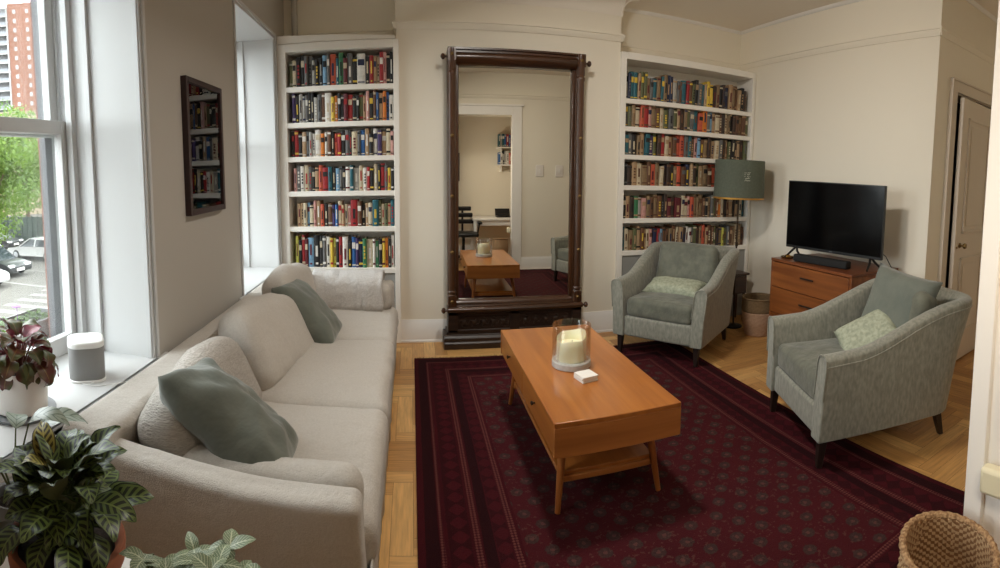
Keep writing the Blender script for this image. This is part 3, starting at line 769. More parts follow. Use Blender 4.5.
def rim(i):
    a = 2*PI*i/n_; return .112 + .020*math.cos(a-.55) * (1 if math.cos(a-.55) > -.2 else .7) + .006*math.sin(3*a+1)
for r_, k_ in ((.0748, 1), (.072, 1.03), (.064, .98)): rs.append([(hcx+r_*math.cos(2*PI*i/n_), hcy+r_*math.sin(2*PI*i/n_), .5048+rim(i)*k_) for i in range(n_)])
for r_, zz in ((.056, .082), (.030, .076), (.004, .075)): rs.append([(hcx+r_*math.cos(2*PI*i/n_), hcy+r_*math.sin(2*PI*i/n_), .5048+zz) for i in range(n_)])
rings(bm, rs); obj('wax', bm, M_cream, cd, ang=50)
bm = BM(); tube(bm, [(hcx, hcy, .578), (hcx+.002, hcy, .59), (hcx+.005, hcy+.002, .598)], .0016, 6); obj('wick', bm, M_wick, cd)
# stack of white coasters
rc = random.Random(5)
for i in range(4):
    bm = BM(); box(bm, -.042, .042, -.042, .042, 0, .0068)
    xf(bm, Rz(math.radians(12+rc.uniform(-2.5, 2.5))))
    o = obj('coaster', bm, M_paper, None, bevel=.0012); o.location = (.802+rc.uniform(-.002, .002), 2.236+rc.uniform(-.002, .002), .4706+i*.0071)
    tag(o, 'square white coaster, %s of the stack beside the candle' % ['lowest', 'second from bottom', 'second from top', 'topmost'][i], 'coaster', 'white coasters stacked on the coffee table')

# ------------------------------------------------------------------ armchairs
def make_armchair(label, loc, rotz, D_=.80):
    """front towards -Y; front legs at y=0"""
    root = thing('armchair', label, 'armchair', loc, rotz, 'pair of silver-green velvet armchairs', world=False)
    W_, TH = .76, .098
    hw = W_/2
    yf, yb, rc = -.045, D_-.05, .10
    # U-shaped path: front of one arm, round the back, to the front of the other
    path = []
    for i in range(11): path.append((-hw+TH/2, yf + (yb-rc-yf)*i/10))
    for i in range(1, 7): a = PI - PI/2*i/7; path.append((-hw+TH/2+rc+rc*math.cos(a), yb-rc+rc*math.sin(a)))
    for i in range(7): path.append((-hw+TH/2+rc + (W_-TH-2*rc)*i/6, yb))
    for i in range(1, 7): a = PI/2 - PI/2*i/7; path.append((hw-TH/2-rc+rc*math.cos(a), yb-rc+rc*math.sin(a)))
    for i in range(11): path.append((hw-TH/2, yb-rc - (yb-rc-yf)*i/10))
    def top(y):
        t = max(0, min(1, (y-.16)/(D_-.26))); s = t*t*(3-2*t)
        return .585 + .02*max(0, min(1, (y+.05)/.3)) + .20*s
    rs = []
    for i, (x, y) in enumerate(path):
        a = path[max(0, i-1)]; c = path[min(len(path)-1, i+1)]
        tx, ty = c[0]-a[0], c[1]-a[1]; l = math.hypot(tx, ty); nx, ny = -ty/l, tx/l      # outward normal
        h = top(y); z0 = .146
        if nx*x + ny*(y-.3) < 0: nx, ny = -nx, -ny
        fl = .030                                           # flare outwards at the top
        fr = max(0, min(1, (y-.5)/.4))
        ring = []
        def pt(o_, z):
            k = ((z-z0)/(h-z0))
            off = o_ + fl*k*k + fr*.06*k*k
            q_ = max(0, min(1, (y-.30)/.40)); fy = .075*k*q_*q_*(3-2*q_) + .012*k*(1-max(0, min(1, (y+.05)/.2)))
            ring.append((x+nx*off, y+ny*off+fy, z))
        r2 = TH/2
        pt(-r2, z0); pt(-r2, (z0+h)*.5); pt(-r2, h-.05)
        for q in range(1, 6):
            an = PI - PI*q/6; pt(r2*math.cos(an), h-.035+.035*math.sin(an))
        pt(r2, h-.05); pt(r2, (z0+h)*.5); pt(r2, z0+.01); pt(r2*.8, z0)
        rs.append(ring)
    bm = BM(); rings(bm, rs)
    body = obj('upholstered_shell', bm, M_velvet, root, ang=55, bevel=.008)
    # welt along the front edge of each arm and over the top outside edge
    bm = BM()
    for e in (0, -1): tube(bm, [Vector(p)+Vector((0, -.002, 0)) for p in rs[e][1:-2]], .0045, 6)
    tube(bm, [r_[8] for r_ in rs], .0045, 6)
    obj('piping', bm, M_velvet, body)
    bm = BM(); softbox(bm, (0, .01, .225), W_-TH*2+.012, .075, .16, .02, 6); box(bm, -hw+TH*.6, hw-TH*.6, .0, yb, .15, .28)
    obj('seat_rail', bm, M_velvet, root, ang=50)
    bm = BM(); softbox(bm, (0, .285, .375), W_-TH*2-.008, .62, .15, .035, 10, bulge=.022, wr=.008, seed=3)
    obj('seat_cushion', bm, M_velvetd, root, ang=60)
    bm = BM(); softbox(bm, (0, 0, 0), W_-TH*2-.02, .15, .41, .06, 9, bulge=.012, wr=.014, seed=9, M=Rx(math.radians(-14)))
    xf(bm, T(0, D_-.19, .625)); obj('back_cushion', bm, M_velvetd, root, ang=60)
    for x, y, dx, dy in ((-hw+.055, .0, -.0, -.012), (hw-.055, .0, .0, -.012), (-hw+.06, yb-.06, 0, .045), (hw-.06, yb-.06, 0, .045)):
        bm = BM(); rings(bm, [[(x+dx+s*sx*.014, y+dy+s*sy*.0+q*.014, 0) for s, sx, sy, q in ((1, -1, 0, -1), (1, 1, 0, -1), (1, 1, 0, 1), (1, -1, 0, 1))],
                              [(x+s*.023, y+q*.023, .152) for s, q in ((-1, -1), (1, -1), (1, 1), (-1, 1))]])
        obj('leg', bm, M_leg, root, bevel=.003)
    return root
def dir_rot(fx, fy): return math.atan2(fx, -fy)            # local -Y to (fx, fy)
A1 = Vector((1.83, 3.475, 0)); r1 = dir_rot(-.795, -.607)
A2 = Vector((1.95, 2.032, 0)); r2 = dir_rot(-.945, .328)
make_armchair('silver-green velvet armchair in front of the wide bookcase', (A1.x, A1.y, .0105), r1, .76)
make_armchair('silver-green velvet armchair in front of the wooden dresser', (A2.x, A2.y, .0105), r2, .84)
def solo_local(name, bm, m_, label, cat, M, group=None, **k):
    o = obj(name, bm, m_, None, **k); o.matrix_world = M
    return tag(o, label, cat, group)
def chairM(A, r): return T(A.x, A.y, .0105) @ Rz(r)
# loose cushions on the chairs
bm = BM(); pillow(bm, .50, .24, .12, 5, .008); solo_local('lumbar_pillow', bm, M_lumbar, 'pale sage lumbar pillow lying on the seat of the bookcase armchair', 'pillow', chairM(A1, r1) @ T(-.01, .33, .496) @ Rz(math.radians(3)) @ Rx(math.radians(-74)), ang=80)
bm = BM(); pillow(bm, .47, .45, .15, 8, .008); solo_local('throw_pillow', bm, M_green, 'dark green velvet pillow tilted against the back of the dresser armchair', 'pillow', chairM(A2, r2) @ T(.05, .61, .70) @ Rz(math.radians(22)) @ Rx(math.radians(-20)) @ Ry(math.radians(7)), ang=80)
bm = BM(); pillow(bm, .38, .28, .10, 9, .006); solo_local('lumbar_pillow', bm, M_lumbar, 'pale sage lumbar pillow propped on the seat of the dresser armchair', 'pillow', chairM(A2, r2) @ T(.03, .42, .55) @ Rz(math.radians(24)) @ Rx(math.radians(-45)) @ Ry(math.radians(-46)), ang=80)

# ------------------------------------------------------------------ sofa
SX0, SX1, SY0, SY1 = -1.074, -.125, 1.245, 3.86
sf = thing('sofa', 'long oatmeal linen slipcovered sofa under the two windows', 'sofa', ((SX0+SX1)/2, (SY0+SY1)/2, 0))
bm = BM(); softbox(bm, ((SX0+SX1)/2+.02, (SY0+SY1)/2, .16), SX1-SX0-.06, SY1-SY0-.02, .30, .03, 14, wr=.006, seed=1)
obj('slipcovered_base', bm, M_sofa, sf, ang=60)
bm = BM(); softbox(bm, (SX0+.095, (SY0+SY1)/2, .34), .19, SY1-SY0, .655, .04, 16, wr=.006, seed=2)
obj('sofa_back', bm, M_sofa, sf, ang=60)
def arm(yc, th, seed, fall):
    bm = BM(); n0 = 0
    softbox(bm, ((SX0+SX1)/2, yc, .33), SX1-SX0, th, .64, .032, 12, wr=.008, seed=seed)
    for v in bm.verts:                                      # the top sinks a little between back and front
        k = max(0, (v.co.z-.35)/.3); u = (v.co.x-SX0)/(SX1-SX0)
        v.co.z += k*(-.012*math.sin(PI*min(1, max(0, u))) - .004 - fall*max(0, u))
        v.co.x -= k*.02*max(0, u-.8)*5*.5
    a = obj('sofa_arm', bm, M_sofa, sf, ang=60)
    return a
arm(SY0+.055, .11, 4, .055); arm(SY1-.065, .13, 6, .02)
seams = [1.375, 2.12, 2.98, 3.73]
for i in range(3):
    a, b_ = seams[i], seams[i+1]
    bm = BM(); softbox(bm, ((SX0+.13+SX1+.02)/2, (a+b_)/2, .375), SX1-SX0-.12, b_-a-.004, .17, .05, 14, bulge=.025, wr=.016, seed=20+i, side=.006)
    for v in bm.verts:
        if v.co.z < .37 and v.co.x > SX1-.05: v.co.x += .004*math.sin(v.co.y*31)
    obj('seat_cushion', bm, M_sofa, sf, ang=60)
bm = BM()                                                   # slipcover skirt falling in soft folds to the floor
pts = []
n_ = 120; rs = []
for zz, k in ((.34, .3), (.24, .6), (.12, .9), (.012, 1.2)):
    rs.append([(SX1+.012 - .012*k + .010*k*math.sin(j*.9)*noise.noise(Vector((j*.13, zz, 2))) + .008*k*noise.noise(Vector((j*.25, zz*2, 7))), SY0+.01+(SY1-SY0-.02)*j/n_, zz) for j in range(n_+1)])
rings(bm, rs, close=False, cap=False)
sk = obj('skirt', bm, M_sofa, sf, ang=70); md = sk.modifiers.new('thick', 'SOLIDIFY'); md.thickness = .006
# back cushions, each slumped its own way
def bcush(yc, w_, h_, t_, z, x, lean, roll_, turn, m_, seed, wr=.02):
    bm = BM(); softbox(bm, (0, 0, 0), t_, w_, h_, .075, 12, wr=wr, seed=seed, bulge=.02)
    for v in bm.verts:
        u, q = v.co.y/(w_/2), v.co.z/(h_/2)
        v.co.x *= 1+.25*(1-u*u)*(1-q*q); v.co.z -= .03*u*u*(1 if q > 0 else 0)
    xf(bm, T(x, yc, z) @ Rz(math.radians(turn)) @ Rx(math.radians(roll_)) @ Ry(math.radians(lean)))
    return obj('back_cushion', bm, m_, sf, ang=70)
bcush(1.76, .74, .38, .18, .560, -.765, -26, 4, 3, M_knit, 31, .024)
bcush(2.56, .78, .42, .19, .585, -.735, -27, -7, -6, M_sofa, 32, .028)
bcush(3.30, .72, .45, .18, 0.600, -.775, -18, -4, -2, M_sofa, 33, .024)
# bolsters against the arms
for yc, zc_, hh, seed in ((1.44, .515, .15, 41), (3.64, .55, .20, 42)):
    bm = BM(); softbox(bm, (-.44, yc, zc_), .60, .13, hh, .06, 10, wr=.014, seed=seed); obj('arm_bolster', bm, M_sofa, sf, ang=70)
# velvet pillows
def basis(c, ex, ez):
    ex = Vector(ex).normalized(); ez = Vector(ez); ez = (ez-ex*ez.dot(ex)).normalized(); ey = ez.cross(ex)
    M = Matrix.Identity(4)
    for i in range(3): M[i][0], M[i][1], M[i][2], M[i][3] = ex[i], ey[i], ez[i], c[i]
    return M
bm = BM(); pillow(bm, .52, .43, .20, 12, .030, n=32, chop=.06)
solo_local('throw_pillow', bm, M_green, 'grey-green velvet pillow lying against the ribbed cushion nearest the plants', 'pillow', basis((-.605, 1.61, .605), (.81, -.03, -.60), (-.02, .93, -.34)), ang=80)
bm = BM(); pillow(bm, .50, .44, .19, 15, .016, n=24)
solo_local('throw_pillow', bm, M_green, 'dark green velvet pillow leaning at the folded-throw end of the sofa', 'pillow', basis((-.63, 3.05, .585), (.68, -.06, -.73), (.03, .98, -.08)), ang=80)
# folded cotton throw over the far arm
def throw():
    root = thing('throw_blanket', 'pale grey fringed cotton throw folded over the far sofa arm', 'blanket', (-.46, 3.70, .45))
    prof = [(3.575, .462), (3.572, .52), (3.576, .58), (3.584, .634), (3.605, .666), (3.65, .684), (3.71, .692), (3.79, .698), (3.855, .686), (3.878, .650), (3.884, .58), (3.886, .52)]
    bm = BM(); n = 30; rs = []
    x0, x1 = -.725, -.205
    for k, (y, z) in enumerate(prof):
        rs.append([(x0+(x1-x0)*i/n + .012*noise.noise(Vector((k*.5, 1, 4))), y - (.025 if k < 6 else 0) - .020*abs(noise.noise(Vector((i*.28, k*.25, 1)))) - .006*math.sin(i*.55+.5*k), z + .008*noise.noise(Vector((i*.3, k*.4, 5)))) for i in range(n+1)])
    rings(bm, rs, close=False, cap=False)
    o = obj('cloth', bm, M_throw, root, ang=80); md = o.modifiers.new('thick', 'SOLIDIFY'); md.thickness = .016; md.offset = 1
    bm = BM(); r_ = random.Random(8)
    for i in range(46):
        t = i/45*8; k = int(min(7, t)); f = t-k
        y = prof[k][0]+(prof[k+1][0]-prof[k][0])*f; z = prof[k][1]+(prof[k+1][1]-prof[k][1])*f
        y -= .026 if k < 6 else 0
        tube(bm, [(x0, y-.008, z), (x0-.02, y-.012+r_.uniform(-.006, .006), z-.008), (x0-.045+r_.uniform(-.01, .01), y-.012, z-.02+r_.uniform(-.012, .006))], .0028, 5)
    obj('fringe', bm, M_throw, root)
throw()

# ------------------------------------------------------------------ dresser, television and what stands on it
ds = thing('dresser', 'walnut two-drawer chest under the television against the wall', 'dresser', (2.97, 2.765, 0))
dx0, dx1, dy0, dy1, dz = 2.70, 3.255, 2.33, 3.20, .80
bm = BM(); box(bm, dx0, dx1, dy0, dy1, dz-.022, dz); obj('dresser_top', bm, M_dresst, ds, bevel=.003)
bm = BM(); box(bm, dx0+.004, dx1, dy0, dy0+.022, .12, dz-.0222); box(bm, dx0+.004, dx1, dy1-.022, dy1, .12, dz-.0222); box(bm, dx0+.02, dx1, dy0+.022, dy1-.022, .12, .142); box(bm, dx1-.012, dx1, dy0+.022, dy1-.022, .142, dz-.0222)
box(bm, dx0+.012, dx1-.02, dy0+.022, dy1-.022, .345, .36); box(bm, dx0+.012, dx1-.02, dy0+.022, dy1-.022, .555, .57)
obj('carcass', bm, M_dress, ds, bevel=.002)
for a, b_ in ((.575, .772), (.362, .568), (.146, .355)):
    bm = BM(); box(bm, dx0, dx0+.02, dy0+.024, dy1-.024, a, b_); d_ = obj('drawer', bm, M_dress, ds, bevel=.002)
    bm = BM(); zc = (a+b_)/2+.02; box(bm, dx0-.012, dx0-.004, 2.70, 2.84, zc-.006, zc+.006); box(bm, dx0-.006, dx0+.002, 2.71, 2.72, zc-.004, zc+.004); box(bm, dx0-.006, dx0+.002, 2.82, 2.83, zc-.004, zc+.004); obj('handle', bm, M_leg, d_, bevel=.001)
for x in (dx0+.05, dx1-.05):
    for y in (dy0+.05, dy1-.05):
        bm = BM(); tube(bm, [(x, y, 0), (x, y, .122)], [.014, .022], 12); obj('leg', bm, M_dress, ds)
tc_ = Vector((2.925, 2.745, 0)); ta = math.atan2(.14, .90)       # screen turned slightly
tvM = T(tc_.x, tc_.y, .801) @ Rz(-PI/2 - 0 + ta*0 + math.radians(8.8))
tvr = thing('television', 'black flat screen television standing on the walnut chest', 'television', (tc_.x, tc_.y, .801), -PI/2+math.radians(8.8), world=False)
# local: x to the viewer's right when facing the screen, screen faces -Y
TWd, TH_ = .905, .548; tz0 = .083
bm = BM(); box(bm, -TWd/2, TWd/2, -.012, .018, tz0, tz0+TH_); box(bm, -TWd/2+.12, TWd/2-.12, .018, .055, tz0+.04, tz0+.34); obj('cabinet', bm, M_black, tvr, bevel=.004)
bm = BM(); box(bm, -TWd/2+.008, TWd/2-.008, -.0135, -.0118, tz0+.022, tz0+TH_-.008); obj('screen', bm, M_screen, tvr)
bm = BM(); box(bm, -.015, .015, -.0135, -.0115, tz0+.008, tz0+.013); obj('badge', bm, mat('grey_badge', (120, 120, 122), .4), tvr)
for s in (-1, 1):
    bm = BM(); x = s*(TWd/2-.10)
    tube(bm, [(x, .0, tz0+.01), (x+s*.02, -.04, tz0-.03), (x+s*.035, -.10, .008)], [.010, .009, .008], 8); tube(bm, [(x, .01, tz0+.01), (x+s*.02, .04, tz0-.03), (x+s*.035, .10, .008)], [.010, .009, .008], 8)
    obj('foot', bm, M_black, tvr)
bm = BM(); tube(bm, [(TWd/2-.15, .05, tz0+.10), (TWd/2-.02, .09, tz0+.02), (TWd/2+.04, .16, -.05), (TWd/2+.06, .20, -.20)], .0035, 6); obj('power_cable', bm, M_black, tvr)
bm = BM(); softbox(bm, (0, 0, .029), .50, .075, .056, .012, 4)
sb = obj('soundbar', bm, mat('black_speaker_cloth', (18, 18, 19), .8, bump=.3, bump_scale=500), None); sb.location = (2.812, 2.74, .8015); sb.rotation_euler = (0, 0, -PI/2+math.radians(9)); tag(sb, 'low black soundbar lying in front of the television', 'soundbar')
bm = BM()
lathe(bm, [(.004, 0), (.045, .0), (.052, .006), (.056, .014), (.053, .014), (.046, .006), (.003, .004)], (2.80, 3.115, .801), 24)
tray = solo('brass_dish', bm, M_brass, 'small brass dish on the basket end of the walnut chest', 'dish', (2.80, 3.115, .801))
bm = BM()
for k in range(3): 
    rr = .028-.004*k; tube(bm, [(2.80+rr*math.cos(a*PI/10), 3.115+rr*math.sin(a*PI/10), .812+.006*k) for a in range(21)], .003, 6, cap=False)
solo('coiled_bracelet', bm, M_gold, 'coiled gold bracelet lying in the brass dish', 'bracelet', (2.80, 3.115, .806))

# ------------------------------------------------------------------ floor lamp, side table, basket
lx, ly = 2.90, 3.96
fl_ = thing('floor_lamp', 'tall floor lamp with wide sage drum shade beside the wide bookcase', 'floor lamp', (lx, ly, 0))
bm = BM(); lathe(bm, [(.004, 0), (.083, 0), (.085, .004), (.083, .014), (.03, .020), (.014, .030), (.004, .032)], (lx, ly, 0), 32); obj('base', bm, M_blackm, fl_)
bm = BM(); tube(bm, [(lx, ly, .02), (lx, ly, .8), (lx+.004, ly, 1.52)], .009, 12); lathe(bm, [(.014, .78), (.014, .82)], (lx+.002, ly, 0), 14); obj('pole', bm, mat('bronze_pole', (62, 48, 34), .4, .6), fl_)
bm = BM(); lathe(bm, [(.232, 1.235), (.240, 1.235), (.240, 1.24), (.236, 1.59), (.236, 1.595), (.232, 1.595), (.232, 1.59), (.2365, 1.24)], (lx+.004, ly, 0), 56, cap=False)
V_ = None
sh_ = obj('lamp_shade', bm, M_shade, fl_, ang=50)
bm = BM(); lathe(bm, [(.2355, 1.239), (.231, 1.592)], (lx+.004, ly, 0), 56, cap=False); lathe(bm, [(.2405, 1.234), (.2408, 1.250)], (lx+.004, ly, 0), 56, cap=False); obj('gold_lining', bm, M_gold, sh_, ang=50)
bm = BM()
for k in range(3):
    a = k*2*PI/3+.4; tube(bm, [(lx+.004, ly, 1.50), (lx+.004+.231*math.cos(a), ly+.231*math.sin(a), 1.575)], .003, 6)
lathe(bm, [(.016, 1.42), (.018, 1.50), (.010, 1.51)], (lx+.004, ly, 0), 14); obj('shade_carrier', bm, M_brass, sh_)
bm = BM(); lathe(bm, [(.003, 1.335), (.022, 1.345), (.03, 1.37), (.024, 1.40), (.014, 1.425)], (lx+.004, ly, 0), 16); obj('bulb', bm, M_pot, fl_)
bm = BM(); r_ = random.Random(2)                             # patch of pale dots printed on the shade
for i in range(7):
    for j in range(5):
        if r_.random() < .3: continue
        a = math.atan2(-1, .02) + (i-3)*.033 + r_.uniform(-.008, .008); z = 1.445+(j-2)*.017+r_.uniform(-.004, .004)
        a = -PI/2 - .33 + (i-3)*.033
        rr = .2385
        lathe(bm, [(.0008, 0), (.0045, .0), (.0045, .001), (.0008, .0012)], M=T(lx+.004+rr*math.cos(a), ly+rr*math.sin(a), z) @ Rz(a+PI/2) @ Rx(PI/2), seg=6)
obj('dotted_motif', bm, mat('pale_dots', (176, 176, 160), .8), sh_)
st_ = thing('side_table', 'small dark wood table with a drawer behind the floor lamp', 'side table', (3.0, 4.12, 0))
bm = BM(); box(bm, 2.78, 3.15, 4.055, 4.235, .465, .485); obj('table_top', bm, M_mahogx, st_, bevel=.003)
bm = BM(); box(bm, 2.80, 3.13, 4.075, 4.23, .28, .465); obj('carcass', bm, M_mahogx, st_, bevel=.002)
bm = BM(); box(bm, 2.82, 3.11, 4.066, 4.076, .30, .45); d_ = obj('drawer', bm, M_mahogx, st_, bevel=.002)
bm = BM(); lathe(bm, [(.003, 0), (.006, .003), (.010, .012), (.003, .016)], M=T(2.965, 4.066, .38) @ Rx(PI/2), seg=12); obj('knob', bm, M_brass, d_)
for x in (2.82, 3.11):
    for y in (4.09, 4.215):
        bm = BM(); tube(bm, [(x, y, 0), (x, y, .28)], [.010, .015], 10); obj('leg', bm, M_mahog, st_)

def woven(bm, c, prof, seg=72, rows=30, amp=.004, M=None, tilt=None):
    """woven basket wall: rings with an over-under ripple; prof: list of (z, r) key points"""
    def R(z):
        for (z0, r0), (z1, r1) in zip(prof, prof[1:]):
            if z <= z1: return r0+(r1-r0)*(z-z0)/(z1-z0)
        return prof[-1][1]
    H_ = prof[-1][0]; rs = []
    for i in range(rows*2+1):
        z = H_*i/(rows*2); r_ = R(z); row = i//2
        ring = []
        for j in range(seg):
            s = math.cos(PI*(j/2*1.0) + PI*row)*amp*.5 + (amp*.6 if i % 2 else 0)
            ring.append(Vector(c)+Vector(((r_+s)*math.cos(2*PI*j/seg), (r_+s)*math.sin(2*PI*j/seg), z)))
        rs.append(ring)
    return rs
bk = thing('woven_basket', 'two-tone woven basket on the floor between lamp and walnut chest', 'basket', (2.97, 3.67, 0))
bc_ = (2.97, 3.67, 0)
bm = BM(); rs = woven(bm, bc_, [(0, .115), (.12, .145), (.24, .155), (.34, .150)], 48, 17)
k_ = 22
rings(bm, rs[:k_+1], cap=False); bm.faces.new([bm.verts.new(p) for p in rs[0]])
M_b1 = mat('blush_seagrass', (196, 164, 138), .9, noise_amt=.6, noise_scale=60, rgb2=(172, 138, 112)); M_b2 = mat('brown_seagrass', (134, 112, 82), .9, noise_amt=.6, noise_scale=60, rgb2=(108, 88, 62))
o = obj('lower_weave', bm, M_b1, bk, ang=80); md = o.modifiers.new('t', 'SOLIDIFY'); md.thickness = .008
bm = BM(); rings(bm, rs[k_:], cap=False); o = obj('upper_weave', bm, M_b2, bk, ang=80); md = o.modifiers.new('t', 'SOLIDIFY'); md.thickness = .008
bm = BM(); tube(bm, [(bc_[0]+.152*math.cos(a*PI/24), bc_[1]+.152*math.sin(a*PI/24), .342) for a in range(49)], .008, 8, cap=False); obj('rim', bm, M_b2, bk)

# big wicker basket by the door jamb, near the viewer
wc = (1.215, .64, .0)
wb = thing('wicker_basket', 'open wicker basket beside the white door jamb', 'basket', wc)
bm = BM(); rs = woven(bm, wc, [(0, .10), (.10, .118), (.34, .142), (.46, .130)], 132, 46, .0035)
for r_ in rs:
    for p in r_:
        k = p.z/.46; p.z += k*.02*(p.y-wc[1])/.13
M_w1 = mat('wicker_straw', (186, 152, 112), .8, noise_amt=.9, noise_scale=120, rgb2=(120, 84, 54))
# two-tone weave: strands alternate between straw and brown
V = rings(bm, rs, cap=False); bm.faces.new([bm.verts.new(p) for p in rs[0]])
bm.faces.ensure_lookup_table()
for f in bm.faces:
    c = f.calc_center_median(); a = math.atan2(c.y-wc[1], c.x-wc[0])/(2*PI)*66; row = int(c.z/.46*46)
    f.material_index = 1 if (int(math.floor(a)) + row) % 2 == 0 else 0
o = obj('woven_body', bm, [mat('straw_strand', (196, 164, 124), .8), mat('brown_strand', (138, 98, 64), .8)], wb, ang=80); md = o.modifiers.new('t', 'SOLIDIFY'); md.thickness = .010
bm = BM(); tube(bm, [p + Vector((0, 0, .003)) for p in rs[-1]] + [rs[-1][0] + Vector((0, 0, .003))], .010, 8, cap=False); obj('rim', bm, M_w1, wb)
# cream box low on the jamb
bm = BM(); box(bm, 1.352, 1.399, .50, .632, .555, .635)
solo('wall_box', bm, M_tile, 'small cream box fixed on the white door jamb above the wicker basket', 'box', (1.375, .56, .555), bevel=.012)

# ------------------------------------------------------------------ picture on the window wall
pc = thing('framed_picture', 'dark framed print under glass on the wall between the windows', 'picture', (-1.085, 2.56, 1.24))
py0, py1, pz0, pz1, pxa, pxb = 2.355, 2.85, 1.245, 1.942, XL, XL+.032
bm = BM(); fw = .030
for a in (0,):
    box(bm, pxa, pxb, py0, py0+fw, pz0, pz1); box(bm, pxa, pxb, py1-fw, py1, pz0, pz1); box(bm, pxa, pxb, py0+fw, py1-fw, pz0, pz0+fw); box(bm, pxa, pxb, py0+fw, py1-fw, pz1-fw, pz1)
obj('frame', bm, M_pframe, pc, bevel=.002)
bm = BM(); box(bm, pxa+.002, pxa+.012, py0+fw-.004, py1-fw+.004, pz0+fw-.004, pz1-fw+.004); obj('mat_board', bm, M_matb, pc)
bm = BM(); box(bm, pxa+.012, pxa+.014, py0+.09, py1-.09, pz0+.10, pz1-.10); obj('print', bm, M_print, pc)
bm = BM(); box(bm, pxa+.020, pxa+.022, py0+fw-.004, py1-fw+.004, pz0+fw-.004, pz1-fw+.004); obj('glazing', bm, M_picglass, pc, flat=True)

# ------------------------------------------------------------------ speaker on the sill
sp = thing('speaker', 'small grey and white wireless speaker on the window sill', 'speaker', (-1.25, 1.665, .6465), math.radians(38), world=False)
def sqring(a, z, r=.045, n=8):
    out = []
    for cx, cy, a0 in ((1, 1, 0), (-1, 1, PI/2), (-1, -1, PI), (1, -1, 3*PI/2)):
        for k in range(n+1):
            t = a0+PI/2*k/n; out.append((cx*(a-r)+r*math.cos(t), cy*(a-r)+r*math.sin(t), z))
    return out
bm = BM(); rings(bm, [sqring(.070, 0), sqring(.073, .004), sqring(.073, .138)]); obj('grille_body', bm, M_speaker, sp, ang=50)
bm = BM(); rings(bm, [sqring(.073, .1382), sqring(.0745, .140), sqring(.0745, .157), sqring(.072, .161), sqring(.064, .1625)]); obj('top_cap', bm, M_spw, sp, ang=50)
bm = BM(); rings(bm, [sqring(.0745, .0001), sqring(.0755, .004), sqring(.0755, .008), sqring(.0735, .010)]); obj('foot_ring', bm, M_spw, sp, ang=50)
bm = BM(); pts = [(-1.20, 1.68, .650), (-1.185, 1.66, .650), (-1.19, 1.60, .650), (-1.215, 1.585, .650), (-1.15, 1.60, .650), (-1.085, 1.66, .651), (-1.052, 1.69, .648), (-1.045, 1.70, .60), (-1.046, 1.71, .50)]
# smooth the cable
def smooth(pts, k=6):
    P = [Vector(p) for p in pts]; out = []
    for i in range(len(P)-1):
        p0, p1, p2, p3 = P[max(i-1, 0)], P[i], P[i+1], P[min(i+2, len(P)-1)]
        for j in range(k):
            t = j/k; out.append(.5*((2*p1)+(p2-p0)*t+(2*p0-5*p1+4*p2-p3)*t*t+(3*p1-p0-3*p2+p3)*t**3))
    return out+[P[-1]]
tube(bm, smooth(pts), .0022, 6); solo('speaker_cable', bm, M_spw, 'thin white cable trailing from the speaker over the sill edge', 'cable', (-1.2, 1.68, .648))

